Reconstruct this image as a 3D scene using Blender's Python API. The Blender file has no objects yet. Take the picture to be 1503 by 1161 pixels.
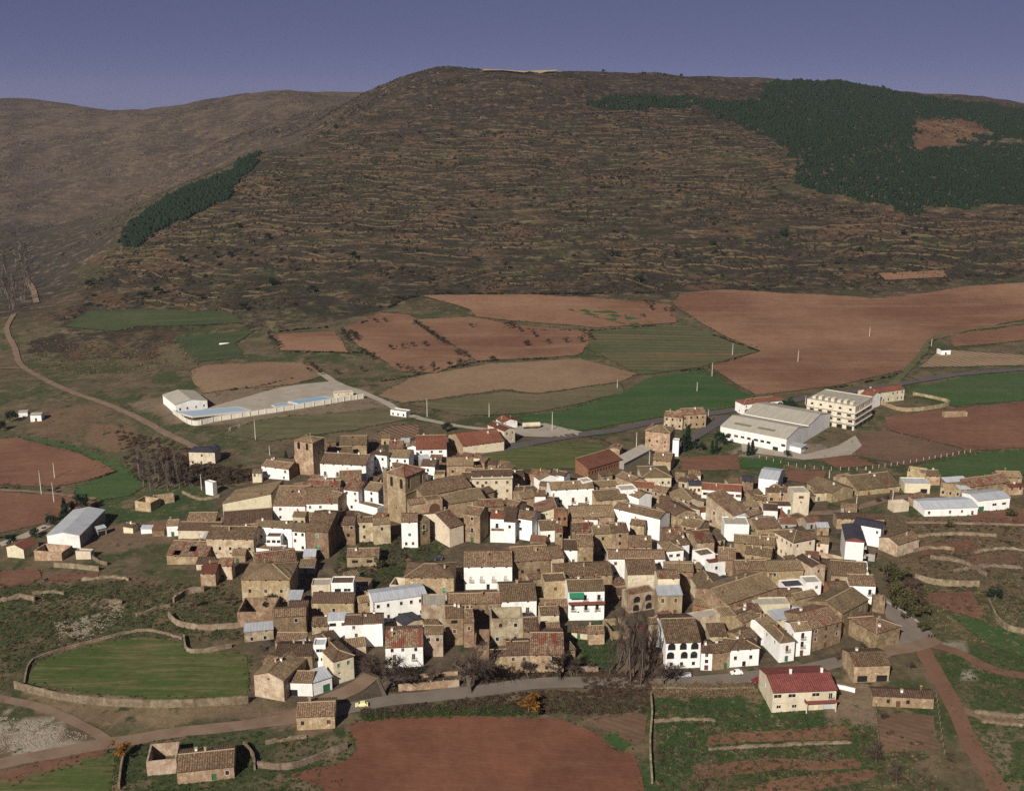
import bpy, math, random, re
import numpy as np
from mathutils import Vector, Matrix, geometry
random.seed(7); np.random.seed(7)
SC = bpy.context.scene
COL = SC.collection

# ------------------------------------------------------------------ camera, sky, sun, exposure
F_PX, PW, PH, CAMH, PITCH = 1600.0, 1503.0, 1161.0, 182.0, math.radians(15.04)
cam_d = bpy.data.cameras.new('camera'); cam = bpy.data.objects.new('camera', cam_d); COL.objects.link(cam)
cam_d.sensor_fit = 'HORIZONTAL'; cam_d.sensor_width = 36.0; cam_d.lens = 36.0 * F_PX / PW
cam_d.clip_start = 1.0; cam_d.clip_end = 20000.0
cam.location = (0, 0, CAMH); cam.rotation_euler = (math.pi / 2 - PITCH, 0, 0)
SC.camera = cam

SUN_EL = math.radians(34); LDIR = (0.44, 0.898)            # light travels to the right and away
world = bpy.data.worlds.new('World'); SC.world = world; world.use_nodes = True
wn = world.node_tree; wn.nodes.clear()
sky = wn.nodes.new('ShaderNodeTexSky'); sky.sky_type = 'NISHITA'; sky.sun_disc = False
sky.sun_elevation = SUN_EL; sky.sun_rotation = math.atan2(-LDIR[0], -LDIR[1])
sky.altitude = 5000; sky.air_density = 0.35; sky.dust_density = 0.0; sky.ozone_density = 8.0
bg = wn.nodes.new('ShaderNodeBackground'); bg.inputs['Strength'].default_value = 0.086
wo = wn.nodes.new('ShaderNodeOutputWorld')
tint = wn.nodes.new('ShaderNodeMix'); tint.data_type = 'RGBA'; tint.blend_type = 'MULTIPLY'; tint.inputs[0].default_value = 1.0
tint.inputs[7].default_value = (1.12, 0.90, 1.16, 1)           # even colour cast and softened contrast of the old film stock
gm = wn.nodes.new('ShaderNodeGamma'); gm.inputs[1].default_value = 0.4
wn.links.new(sky.outputs[0], gm.inputs[0]); wn.links.new(gm.outputs[0], tint.inputs[6]); wn.links.new(tint.outputs[2], bg.inputs[0]); wn.links.new(bg.outputs[0], wo.inputs[0])
sd = bpy.data.lights.new('sun', 'SUN'); so = bpy.data.objects.new('sun', sd); COL.objects.link(so)
sd.energy = 5.0; sd.angle = math.radians(0.5); sd.color = (1.0, 0.93, 0.82)
ld = Vector((LDIR[0] * math.cos(SUN_EL), LDIR[1] * math.cos(SUN_EL), -math.sin(SUN_EL))).normalized()
so.rotation_euler = ld.to_track_quat('-Z', 'Y').to_euler(); so.location = (-300, 100, 500)
vs = SC.view_settings; vs.view_transform = 'Standard'; vs.look = 'None'; vs.exposure = 0.3; vs.gamma = 1.0
vs.use_curve_mapping = False
SC.cycles.use_denoising = False
SC.cycles.max_bounces = 5; SC.cycles.diffuse_bounces = 2; SC.cycles.glossy_bounces = 2

# ------------------------------------------------------------------ terrain function
CP, SP = math.cos(PITCH), math.sin(PITCH)
def raydir(px, py):
    a = (px - PW / 2) / F_PX; b = (PH / 2 - py) / F_PX
    return np.array([a, CP + b * SP, -SP + b * CP])
def at_depth(px, py, Y):
    d = raydir(px, py); t = Y / d[1]
    return (d[0] * t, Y, CAMH + d[2] * t)
CTRL = [(-420,120,-8),(-140,120,-9),(140,120,-9),(420,120,-7),(-300,230,-5),(0,230,-6),(300,230,-4),
 (-200,300,-1),(0,305,0),(130,305,0.5),(240,310,1),(-320,330,-6),(-60,390,3.5),(60,400,4),(160,400,4.5),(-150,400,1),(-250,400,-6),(-380,420,-8),
 (300,420,2),(420,420,2),(-40,480,8.5),(60,500,7),(160,500,6),(-130,520,5),(-230,520,-2),(-340,540,-6),(320,540,5),(480,560,5),
 (0,600,8),(120,620,8),(240,620,7.5),(-120,620,8),(-220,640,6),(-330,680,3),(400,700,9),(560,700,9)]
for px, py, Y in [(-500,560,720),(0,540,760),(100,520,800),(250,500,830),(400,500,800),(600,500,795),(750,520,760),(900,500,795),(1100,500,800),(1300,500,800),(1503,500,800),(2000,500,800),
 (-300,440,980),(0,450,980),(150,440,960),(350,440,950),(600,430,955),(800,430,960),(1000,425,970),(1200,430,960),(1400,415,985),(1600,410,990),(2000,410,990),
 (250,370,1110),(450,360,1100),(700,360,1100),(950,360,1100),(1200,360,1105),(1450,350,1130),(1900,350,1130),
 (180,350,1160),(300,290,1290),(450,290,1250),(650,280,1260),(850,280,1260),(1050,270,1280),(1250,280,1290),(1450,280,1330),(1900,280,1330),
 (370,240,1400),(440,215,1480),(500,182,1570),(560,135,1690),(600,190,1470),(800,190,1480),(1000,190,1500),(1200,200,1520),(1400,215,1600),(1600,220,1600),
 (650,101,1760),(750,104,1820),(850,107,1840),(1000,112,1880),(1130,120,1930),(1250,127,1980),(1385,148,2080),(1435,139,2150),(1503,156,2200),(1700,190,2300),(2000,200,2300),
 (0,142,2750),(70,149,2750),(140,160,2750),(210,166,2750),(290,150,2500),(380,139,2350),(500,141,2300),(-300,150,2750),
 (300,215,1950),(180,240,2050),(60,280,1950),(380,190,2050),(450,165,2150),(100,330,1560),(200,300,1650),(0,380,1280),(60,410,1130),(-300,380,1280),(-300,280,1900),
 (650,135,2400),(1000,145,2500),(1300,170,2700),(1600,220,2900),(100,200,3500),(400,185,3200),(-400,200,3500),(700,170,3600),(1300,200,3600),(2000,230,3600)]:
    CTRL.append(at_depth(px, py, Y))
CT = np.array(CTRL, float)
def _tps(r2):
    return np.where(r2 > 1e-12, r2 * np.log(np.maximum(r2, 1e-12)), 0.0)
_S = 1000.0
_n = len(CT); _xy = CT[:, :2] / _S
_K = _tps(((_xy[:, None] - _xy[None]) ** 2).sum(-1)) + np.eye(_n) * 2e-5
_P = np.c_[np.ones(_n), _xy]
_A = np.zeros((_n + 3, _n + 3)); _A[:_n, :_n] = _K; _A[:_n, _n:] = _P; _A[_n:, :_n] = _P.T
_W = np.linalg.solve(_A, np.r_[CT[:, 2], 0, 0, 0])
def smoothz(x, y):
    x = np.asarray(x, float); sh = x.shape; p = np.c_[x.ravel(), np.asarray(y, float).ravel()] / _S
    out = np.empty(len(p))
    for i in range(0, len(p), 40000):
        q = p[i:i + 40000]
        out[i:i + 40000] = _tps(((q[:, None] - _xy[None]) ** 2).sum(-1)) @ _W[:_n] + _W[_n] + q @ _W[_n + 1:]
    return out.reshape(sh)
def _hash(i, j):
    h = (i * 374761393 + j * 668265263) & 0xFFFFFFFF
    h = ((h ^ (h >> 13)) * 1274126177) & 0xFFFFFFFF
    return ((h ^ (h >> 16)) & 0xFFFF) / 65535.0
def vnoise(x, y):
    x = np.asarray(x, float); y = np.asarray(y, float)
    i = np.floor(x).astype(np.int64); j = np.floor(y).astype(np.int64); fx = x - i; fy = y - j
    fx = fx * fx * (3 - 2 * fx); fy = fy * fy * (3 - 2 * fy)
    a = _hash(i, j); b = _hash(i + 1, j); c = _hash(i, j + 1); d = _hash(i + 1, j + 1)
    return (a * (1 - fx) + b * fx) * (1 - fy) + (c * (1 - fx) + d * fx) * fy
def fbm(x, y, o=4):
    s = 0; a = 1; t = 0
    for k in range(o):
        s = s + a * vnoise(x * 2 ** k + 17 * k, y * 2 ** k - 31 * k); t += a; a *= .5
    return s / t
def sstep(a, b, x):
    t = np.clip((x - a) / (b - a), 0, 1); return t * t * (3 - 2 * t)
def ground(x, y):
    x = np.asarray(x, float); y = np.asarray(y, float)
    z = smoothz(x, y)
    hill = sstep(28, 90, z) * sstep(850, 1000, y)
    gul = np.abs(fbm(x / 190 + 3, y / 330 + 9, 4) - .5) * 2
    lf = sstep(1450, 1900, y) * sstep(-150, -420, x)
    rav = np.abs(fbm((x - y * .45) / 210 + 7, (y + x * .2) / 900 + 2, 4) - .5) * 2
    z = z + lf * (1 - .8 * sstep(2050, 2300, y)) * ((np.minimum(rav, .35) - .25) * 85 + (fbm(x / 120 + 5, y / 200, 4) - .5) * 18)
    z = z + hill * ((fbm(x / 160, y / 160, 4) - .5) * 16 + (gul - .35) * 14 * sstep(60, 150, z))
    return z + (fbm(x / 22, y / 22, 2) - .5) * 0.7
# a raster of the ground for quick look-ups
GX = np.linspace(-1500, 1500, 751); GY = np.linspace(100, 2600, 626)
GZ = ground(*np.meshgrid(GX, GY))
def zat(x, y):
    fx = np.clip((np.asarray(x, float) - GX[0]) / 4.0, 0, 749.999); fy = np.clip((np.asarray(y, float) - GY[0]) / 4.0, 0, 624.999)
    i = fx.astype(int); j = fy.astype(int); a = fx - i; b = fy - j
    return (GZ[j, i] * (1 - a) + GZ[j, i + 1] * a) * (1 - b) + (GZ[j + 1, i] * (1 - a) + GZ[j + 1, i + 1] * a) * b
_YS = np.concatenate([np.arange(150, 1000, 1.5), np.arange(1000, 2600, 4.0)])
def P(px, py, h=0.0):
    """a photo pixel -> the point where its ray meets the ground raised by h metres"""
    d = raydir(px, py); t = _YS / d[1]
    dz = CAMH + d[2] * t - (zat(d[0] * t, _YS) + h)
    k = np.argmax(dz < 0)
    if dz[k] >= 0 or k == 0:
        k = len(_YS) - 1 if dz[k] >= 0 else 1
    w = dz[k - 1] / (dz[k - 1] - dz[k] + 1e-9); Y = _YS[k - 1] + (_YS[k] - _YS[k - 1]) * min(max(w, 0), 1)
    tt = Y / d[1]; x = d[0] * tt
    return Vector((x, Y, float(zat(x, Y))))
def scale_at(p):
    dz = CAMH - p.z; depth = p.y * CP + dz * SP
    dep = math.atan2(dz, math.hypot(p.x, p.y))
    return F_PX / depth, dep

# ------------------------------------------------------------------ materials
M = {}
def dim(k, *cs): return [tuple(q * k for q in c) for c in cs]
def nodes_of(name):
    m = bpy.data.materials.new(name); m.use_nodes = True; M[name] = m
    nt = m.node_tree; b = nt.nodes['Principled BSDF']; b.inputs['Specular IOR Level'].default_value = 0.15
    return m, nt, b
def node(nt, t, **kw):
    n = nt.nodes.new(t)
    for k, v in kw.items(): setattr(n, k, v)
    return n
def mixc(nt, fac, a, b, blend='MIX'):
    n = node(nt, 'ShaderNodeMix', data_type='RGBA', blend_type=blend)
    for s, v in ((0, fac), (6, a), (7, b)):
        if hasattr(v, 'links') or isinstance(v, bpy.types.NodeSocket): nt.links.new(v, n.inputs[s])
        elif s == 0: n.inputs[0].default_value = v
        else: n.inputs[s].default_value = (*v, 1) if len(v) == 3 else v
    return n.outputs[2]
def ramp(nt, val, lo, hi):
    n = node(nt, 'ShaderNodeMapRange'); nt.links.new(val, n.inputs[0])
    n.inputs[1].default_value = lo; n.inputs[2].default_value = hi; return n.outputs[0]
def mapping(nt, src, scale=(1, 1, 1), rot=(0, 0, 0), off=None):
    n = node(nt, 'ShaderNodeMapping'); nt.links.new(src, n.inputs[0])
    n.inputs['Scale'].default_value = scale; n.inputs['Rotation'].default_value = rot
    if off is not None: nt.links.new(off, n.inputs['Location'])
    return n.outputs[0]
def noise(nt, vec, scale, detail=4, rough=.6):
    n = node(nt, 'ShaderNodeTexNoise'); n.inputs['Scale'].default_value = scale
    n.inputs['Detail'].default_value = detail; n.inputs['Roughness'].default_value = rough
    if vec is not None: nt.links.new(vec, n.inputs[0])
    return n.outputs[0]
def bump(nt, b, h, strength, dist=.1):
    n = node(nt, 'ShaderNodeBump'); n.inputs['Strength'].default_value = strength; n.inputs['Distance'].default_value = dist
    nt.links.new(h, n.inputs['Height']); nt.links.new(n.outputs[0], b.inputs['Normal'])
def objrand(nt):
    """per-object random offset vector (far apart) and value"""
    oi = node(nt, 'ShaderNodeObjectInfo'); ml = node(nt, 'ShaderNodeMath', operation='MULTIPLY'); ml.inputs[1].default_value = 400
    nt.links.new(oi.outputs['Random'], ml.inputs[0]); return oi.outputs['Random'], ml.outputs[0]
def valscale(nt, col, fac, lo, hi):
    mr = node(nt, 'ShaderNodeMapRange'); nt.links.new(fac, mr.inputs[0]); mr.inputs[3].default_value = lo; mr.inputs[4].default_value = hi
    h = node(nt, 'ShaderNodeHueSaturation'); nt.links.new(mr.outputs[0], h.inputs['Value']); nt.links.new(col, h.inputs['Color'])
    return h.outputs[0]
def plain(name, c, rough=.8, spec=.15, metallic=0):
    m, nt, b = nodes_of(name); b.inputs['Base Color'].default_value = (*c, 1); b.inputs['Roughness'].default_value = rough
    b.inputs['Specular IOR Level'].default_value = spec; b.inputs['Metallic'].default_value = metallic; return m
def wall(name, c1, c2, c3, scale=.9, stain=.5, courses=0, var=(.8, 1.18)):
    if name != 'whitewash': c1, c2, c3 = dim(.78 if courses else .88, c1, c2, c3)
    m, nt, b = nodes_of(name); b.inputs['Roughness'].default_value = .93
    rnd, off = objrand(nt)
    g = node(nt, 'ShaderNodeNewGeometry'); pos = g.outputs['Position']; v = mapping(nt, pos, off=off)
    n1 = ramp(nt, noise(nt, v, scale, 5), .38, .62)
    c = mixc(nt, n1, c1, c2)
    def blot(sc, lo, hi, amt):
        q = node(nt, 'ShaderNodeMath', operation='MULTIPLY'); nt.links.new(ramp(nt, noise(nt, mapping(nt, pos, sc, off=off), 1.0, 4, .65), lo, hi), q.inputs[0]); q.inputs[1].default_value = amt; return q.outputs[0]
    c = mixc(nt, blot((.3, .3, .22), .50, .62, stain), c, c3)
    dk = tuple(q * .5 for q in c2)
    c = mixc(nt, blot((.9, .9, .12), .55, .72, .55 if courses else .3), c, dk)            # rain streaks
    c = mixc(nt, blot((.55, .55, .6), .60, .70, .6 if courses else .18), c, tuple(min(.8, q * 1.35) for q in c3))
    fine = noise(nt, v, 1.9 if courses else 2.5, 4, .78)
    c = valscale(nt, c, fine, *((.35, 1.7) if courses else (.84, 1.14)))
    c = valscale(nt, c, rnd, *var)
    h = node(nt, 'ShaderNodeHueSaturation'); nt.links.new(c, h.inputs['Color']); w2 = node(nt, 'ShaderNodeTexWhiteNoise'); w2.noise_dimensions = '1D'; nt.links.new(off, w2.inputs['W'])
    mr = node(nt, 'ShaderNodeMapRange'); nt.links.new(w2.outputs[0], mr.inputs[0]); mr.inputs[3].default_value = .485; mr.inputs[4].default_value = .515; nt.links.new(mr.outputs[0], h.inputs['Hue'])
    nt.links.new(h.outputs[0], b.inputs['Base Color'])
    bump(nt, b, fine, .8 if courses else .25, .12); return m
wall('whitewash', (.80, .79, .76), (.74, .73, .70), (.55, .52, .46), stain=.35, var=(.9, 1.06))
wall('cream_render', (.70, .62, .46), (.62, .53, .38), (.42, .34, .24), stain=.5, var=(.88, 1.08))
wall('tan_plaster', (.42, .305, .185), (.30, .21, .125), (.56, .46, .32), stain=.7, courses=1)
wall('brown_stone', (.29, .20, .12), (.19, .13, .08), (.40, .29, .185), stain=.7, courses=1)
wall('patchy_plaster', (.58, .49, .36), (.42, .31, .20), (.27, .185, .115), scale=.35, stain=.7, courses=1)
wall('grey_cement', (.36, .34, .31), (.30, .28, .255), (.22, .2, .18), stain=.5)
wall('brick', (.29, .135, .08), (.24, .105, .062), (.34, .21, .14), stain=.3, courses=1)
wall('concrete', (.62, .56, .45), (.54, .48, .38), (.38, .33, .26), stain=.4)
wall('pale_concrete', (.68, .64, .56), (.6, .56, .48), (.45, .41, .34), stain=.4)
wall('dry_stone', (.27, .205, .14), (.17, .125, .082), (.37, .30, .21), scale=.6, stain=.6, courses=1)
def tiles(name, c1, c2, c3, red, redness=.62, var=(.7, 1.3)):
    c1, c2, c3, red = dim(.66 if name != 'villa_tiles' else .85, c1, c2, c3, red)
    m, nt, b = nodes_of(name); b.inputs['Roughness'].default_value = .95
    rnd, off = objrand(nt); uv = node(nt, 'ShaderNodeUVMap'); uv.uv_map = 'UVMap'
    v = mapping(nt, uv.outputs[0], off=off)
    st = noise(nt, mapping(nt, uv.outputs[0], (2.6, .55, 1), off=off), 1.0, 3, .65)
    blot = noise(nt, v, 1.3, 4, .7); big = noise(nt, v, .16, 3); rp = noise(nt, mapping(nt, uv.outputs[0], (.6, .22, 1), off=off), .7, 1)
    c = mixc(nt, ramp(nt, st, .36, .64), c1, c2)
    c = mixc(nt, ramp(nt, blot, .47, .60), c, c3)
    c = mixc(nt, ramp(nt, rp, redness, redness + .06), c, red)
    c = valscale(nt, c, big, .6, 1.5)
    wv = node(nt, 'ShaderNodeTexWave', wave_type='BANDS', bands_direction='X'); wv.inputs['Scale'].default_value = .46; wv.inputs['Distortion'].default_value = 1.0
    wv.inputs['Detail'].default_value = 2; wv.inputs['Detail Scale'].default_value = .6
    nt.links.new(uv.outputs[0], wv.inputs[0])
    c = valscale(nt, c, wv.outputs[1], .7, 1.22)
    c = valscale(nt, c, noise(nt, mapping(nt, uv.outputs[0], (1.6, 1.0, 1), off=off), 1.5, 4, .8), .2, 1.85)
    c = valscale(nt, c, rnd, *var)
    nt.links.new(c, b.inputs['Base Color'])
    ad = node(nt, 'ShaderNodeMath', operation='ADD'); nt.links.new(wv.outputs[1], ad.inputs[0]); nt.links.new(blot, ad.inputs[1])
    bump(nt, b, ad.outputs[0], .7, .12); return m
tiles('brown_tiles', (.20, .125, .076), (.130, .080, .050), (.31, .22, .135), (.20, .07, .044), .68)
tiles('tan_tiles', (.24, .165, .095), (.175, .115, .066), (.32, .245, .145), (.22, .10, .055), .72)
tiles('dark_tiles', (.125, .075, .05), (.09, .055, .04), (.17, .115, .075), (.14, .05, .035), .7)
tiles('red_tiles', (.215, .075, .045), (.17, .058, .038), (.22, .11, .07), (.24, .08, .045), .6)
tiles('mottled_tiles', (.19, .10, .063), (.14, .075, .05), (.30, .235, .15), (.20, .065, .042), .57)
tiles('orange_tiles', (.25, .10, .06), (.21, .08, .05), (.27, .14, .09), (.25, .08, .05), .6)
tiles('villa_tiles', (.20, .058, .05), (.18, .052, .046), (.215, .075, .06), (.2, .055, .048), .7, (1, 1.02))
def sheet(name, c1, c2):
    m, nt, b = nodes_of(name); b.inputs['Roughness'].default_value = .6
    rnd, off = objrand(nt); uv = node(nt, 'ShaderNodeUVMap'); uv.uv_map = 'UVMap'
    n1 = noise(nt, mapping(nt, uv.outputs[0], (1, .2, 1), off=off), .8, 4)
    c = mixc(nt, ramp(nt, n1, .35, .65), c1, c2)
    wv = node(nt, 'ShaderNodeTexWave', wave_type='BANDS', bands_direction='X'); wv.inputs['Scale'].default_value = .3; nt.links.new(uv.outputs[0], wv.inputs[0])
    c = valscale(nt, c, wv.outputs[1], .92, 1.05); c = valscale(nt, c, rnd, .85, 1.1)
    nt.links.new(c, b.inputs['Base Color']); bump(nt, b, wv.outputs[1], .3, .05); return m
sheet('fibre_sheet', (.40, .42, .44), (.32, .33, .35)); sheet('slate_sheet', (.055, .052, .065), (.04, .038, .048))
sheet('warm_sheet', (.38, .35, .29), (.31, .28, .23)); sheet('rust_sheet', (.18, .09, .055), (.12, .06, .04))
plain('skylight', (.16, .17, .10), .6); plain('pane', (.018, .017, .018), .25, .5); plain('wood_brown', (.11, .052, .03)); plain('wood_green', (.035, .12, .06)); plain('shut_green', (.10, .30, .16))
plain('frame_white', (.7, .68, .64)); plain('iron', (.03, .03, .032), .5); plain('slab', (.45, .42, .37)); plain('red_slab', (.17, .055, .038))
plain('ridge_mortar', (.34, .26, .165), .95); plain('pole_concrete', (.52, .48, .42)); plain('pole_wood', (.2, .15, .1))
plain('rubber', (.02, .02, .02)); plain('paint_yellow', (.72, .66, .33), .35, .5); plain('paint_white', (.75, .75, .73), .35, .5)
plain('paint_red', (.17, .02, .025), .3, .5); plain('paint_grey', (.42, .43, .44), .35, .5); plain('paint_blue', (.05, .14, .33), .35, .5); plain('paint_dark', (.03, .035, .05), .3, .5)
plain('pool_water', (.20, .38, .52), .15, .4); plain('pool_dry', (.27, .35, .44), .7); plain('awning_green', (.02, .16, .08)); plain('skin', (.45, .28, .2)); plain('cloth_dark', (.025, .022, .025)); plain('lime', (.72, .68, .60))
def foliage(name, c1, c2, var=(.7, 1.35)):
    c1, c2 = dim(.72, c1, c2)
    m, nt, b = nodes_of(name); b.inputs['Roughness'].default_value = .95; b.inputs['Specular IOR Level'].default_value = .05
    rnd, off = objrand(nt); g = node(nt, 'ShaderNodeNewGeometry')
    c = mixc(nt, ramp(nt, noise(nt, mapping(nt, g.outputs['Position'], off=off), .35, 4), .35, .65), c1, c2)
    c = valscale(nt, c, noise(nt, g.outputs['Position'], .09, 2), *var)
    nt.links.new(c, b.inputs['Base Color']); return m
foliage('pine_foliage', (.018, .036, .019), (.012, .025, .014), (.55, 1.5)); foliage('hill_scrub', (.018, .019, .012), (.028, .023, .016)); foliage('olive_leaf', (.035, .034, .022), (.045, .040, .026))
foliage('conifer_leaf', (.018, .036, .02), (.026, .045, .024)); foliage('bare_twig', (.085, .06, .048), (.11, .078, .06)); foliage('bark', (.13, .10, .08), (.17, .135, .105))
foliage('bramble', (.065, .042, .032), (.10, .07, .045)); foliage('green_tuft', (.04, .075, .022), (.06, .085, .03)); foliage('dry_tuft', (.19, .145, .085), (.14, .105, .06))
foliage('olive_green', (.07, .075, .03), (.10, .085, .04)); foliage('pale_twig', (.15, .115, .095), (.12, .09, .075)); foliage('rust_leaf', (.26, .12, .025), (.20, .09, .02)); foliage('pale_trunk', (.30, .25, .2), (.24, .2, .16)); foliage('bank_dry', (.165, .12, .066), (.10, .07, .04), (.4, 1.45))
foliage('rubble', (.34, .29, .225), (.22, .18, .13)); foliage('reed', (.22, .16, .095), (.17, .12, .07))

def field_mat(name, c1, c2, c3, ang, pitch, furrow=.18, patch=.02):
    c1, c2, c3 = dim(.84, c1, c2, c3)
    m, nt, b = nodes_of(name); b.inputs['Roughness'].default_value = .97
    g = node(nt, 'ShaderNodeNewGeometry'); pos = g.outputs['Position']
    big = noise(nt, pos, patch, 4, .55); mid = noise(nt, pos, .35, 5, .7)
    v = mapping(nt, pos, (1, 1, 0), (0, 0, ang)); wv = node(nt, 'ShaderNodeTexWave', wave_type='BANDS', bands_direction='Y')
    wv.inputs['Scale'].default_value = .31416 / pitch; wv.inputs['Distortion'].default_value = 2.2; wv.inputs['Detail'].default_value = 3; wv.inputs['Detail Scale'].default_value = .35
    nt.links.new(v, wv.inputs[0])
    st = noise(nt, mapping(nt, pos, (.04 / pitch, .45 / pitch, 0), (0, 0, ang)), 1.0, 5, .75)
    c = mixc(nt, ramp(nt, big, .40, .60), c1, c2); c = mixc(nt, ramp(nt, st, *((.5, .85) if name.startswith('soil') else (.47, .64))), c, c3)
    c = valscale(nt, c, wv.outputs[1], 1 - furrow, 1 + furrow); c = valscale(nt, c, mid, .6, 1.4); c = valscale(nt, c, noise(nt, pos, .09, 4, .6), .78, 1.22)
    nt.links.new(c, b.inputs['Base Color'])
    ad = node(nt, 'ShaderNodeMath', operation='ADD'); nt.links.new(wv.outputs[1], ad.inputs[0]); nt.links.new(mid, ad.inputs[1])
    bump(nt, b, ad.outputs[0] if furrow > .1 else mid, .5, .3); return m
field_mat('soil_red_near', (.165, .07, .042), (.13, .055, .034), (.18, .09, .056), .18, 1.5, .035, .03)
field_mat('soil_red', (.185, .094, .058), (.14, .067, .043), (.21, .12, .077), .3, 4, .02, .01)
field_mat('soil_far', (.25, .142, .086), (.15, .073, .044), (.28, .175, .11), .25, 7, .02, .006)
field_mat('stubble', (.40, .31, .17), (.34, .26, .14), (.44, .34, .2), .1, 5, .02, .01)
field_mat('soil_tan', (.25, .17, .105), (.20, .125, .078), (.235, .15, .09), .3, 5, .02, .008)
field_mat('soil_brown', (.15, .09, .057), (.12, .074, .048), (.17, .105, .068), .5, 2.2, .08, .03)
field_mat('crop_green', (.036, .082, .022), (.05, .086, .027), (.066, .09, .036), .25, 6, .03, .012)
field_mat('crop_far', (.036, .062, .024), (.05, .068, .028), (.075, .078, .036), .1, 5, .03, .02)
field_mat('crop_near', (.054, .084, .021), (.075, .095, .028), (.155, .122, .062), -.08, 1.1, .04, .03)
field_mat('crop_stripe', (.085, .090, .040), (.062, .080, .032), (.15, .10, .055), .05, 9, .12, .010)
field_mat('pasture', (.095, .095, .045), (.12, .105, .055), (.155, .12, .07), .2, 8, .05, .012)
field_mat('vineyard', (.20, .125, .08), (.17, .105, .07), (.15, .09, .06), .9, 3.0, .3, .02)
field_mat('nursery', (.27, .19, .12), (.24, .165, .105), (.2, .14, .09), 1.2, 5, .25, .02)
def surf(name, c1, c2, c3, s1=.15, s2=1.2, rough=.95):
    c1, c2, c3 = dim(.78, c1, c2, c3)
    m, nt, b = nodes_of(name); b.inputs['Roughness'].default_value = rough
    g = node(nt, 'ShaderNodeNewGeometry'); pos = g.outputs['Position']
    c = mixc(nt, ramp(nt, noise(nt, pos, s1, 4), .38, .62), c1, c2); n2 = noise(nt, pos, s2, 5, .7)
    c = mixc(nt, ramp(nt, n2, .55, .75), c, c3); c = valscale(nt, c, noise(nt, pos, 4, 2), .85, 1.15)
    nt.links.new(c, b.inputs['Base Color']); bump(nt, b, n2, .4, .1); return m
surf('asphalt', (.20, .165, .135), (.165, .137, .115), (.24, .195, .155)); surf('street_dust', (.23, .19, .16), (.19, .155, .13), (.27, .22, .18)); surf('dirt_road', (.235, .165, .115), (.19, .125, .085), (.28, .205, .15))
surf('red_track', (.19, .10, .065), (.16, .085, .055), (.22, .13, .09)); surf('gravel', (.40, .35, .28), (.34, .29, .23), (.46, .41, .34)); surf('far_asphalt', (.115, .105, .10), (.10, .09, .085), (.13, .115, .1))
surf('yard_dust', (.22, .155, .10), (.18, .125, .08), (.26, .19, .125))
# ground: colours of the soil and sward, plus some painted shade, stored on the vertices, broken up by noise
m, nt, b = nodes_of('open_ground'); b.inputs['Roughness'].default_value = .97
at = node(nt, 'ShaderNodeAttribute', attribute_name='Col'); g = node(nt, 'ShaderNodeNewGeometry'); pos = g.outputs['Position']
n1 = noise(nt, pos, .06, 5, .65); n2 = noise(nt, pos, .45, 5, .7); n3 = noise(nt, pos, 2.2, 3, .7)
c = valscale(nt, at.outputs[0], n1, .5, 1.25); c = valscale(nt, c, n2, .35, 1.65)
c = mixc(nt, ramp(nt, noise(nt, pos, .085, 5, .65), .54, .63), c, (.13, .094, .056)); c = mixc(nt, ramp(nt, noise(nt, mapping(nt, pos, (1, 1, 1), (0, 0, .6)), .13, 5, .65), .57, .66), c, (.03, .042, .016)); c = mixc(nt, ramp(nt, n2, .58, .70), c, (.145, .105, .062)); c = mixc(nt, ramp(nt, noise(nt, pos, .21, 5, .7), .60, .70), c, (.055, .058, .024))
tm = node(nt, 'ShaderNodeAttribute', attribute_name='Terr').outputs['Fac']
def strat(k, lo, hi):
    return ramp(nt, noise(nt, mapping(nt, pos, k), 1.0, 4, .6), lo, hi)
def masked(f, a):
    q = node(nt, 'ShaderNodeMath', operation='MULTIPLY'); nt.links.new(f, q.inputs[0]); nt.links.new(tm, q.inputs[1]); r_ = node(nt, 'ShaderNodeMath', operation='MULTIPLY'); nt.links.new(q.outputs[0], r_.inputs[0]); r_.inputs[1].default_value = a; return r_.outputs[0]
c = mixc(nt, masked(strat((.028, .004, .42), .44, .54), .85), c, (.024, .021, .014))
c = mixc(nt, masked(strat((.03, .003, .55), .58, .68), .75), c, (.165, .13, .066))
c = mixc(nt, masked(strat((.02, .005, .16), .52, .64), .75), c, (.105, .06, .033))
c = mixc(nt, masked(ramp(nt, noise(nt, pos, .16, 4, .7), .5, .58), .8), c, (.017, .016, .011))
c = valscale(nt, c, n3, .75, 1.25)
nt.links.new(c, b.inputs['Base Color'])
ad = node(nt, 'ShaderNodeMath', operation='ADD'); nt.links.new(n2, ad.inputs[0]); nt.links.new(n3, ad.inputs[1]); bump(nt, b, ad.outputs[0], .7, .35)

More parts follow.
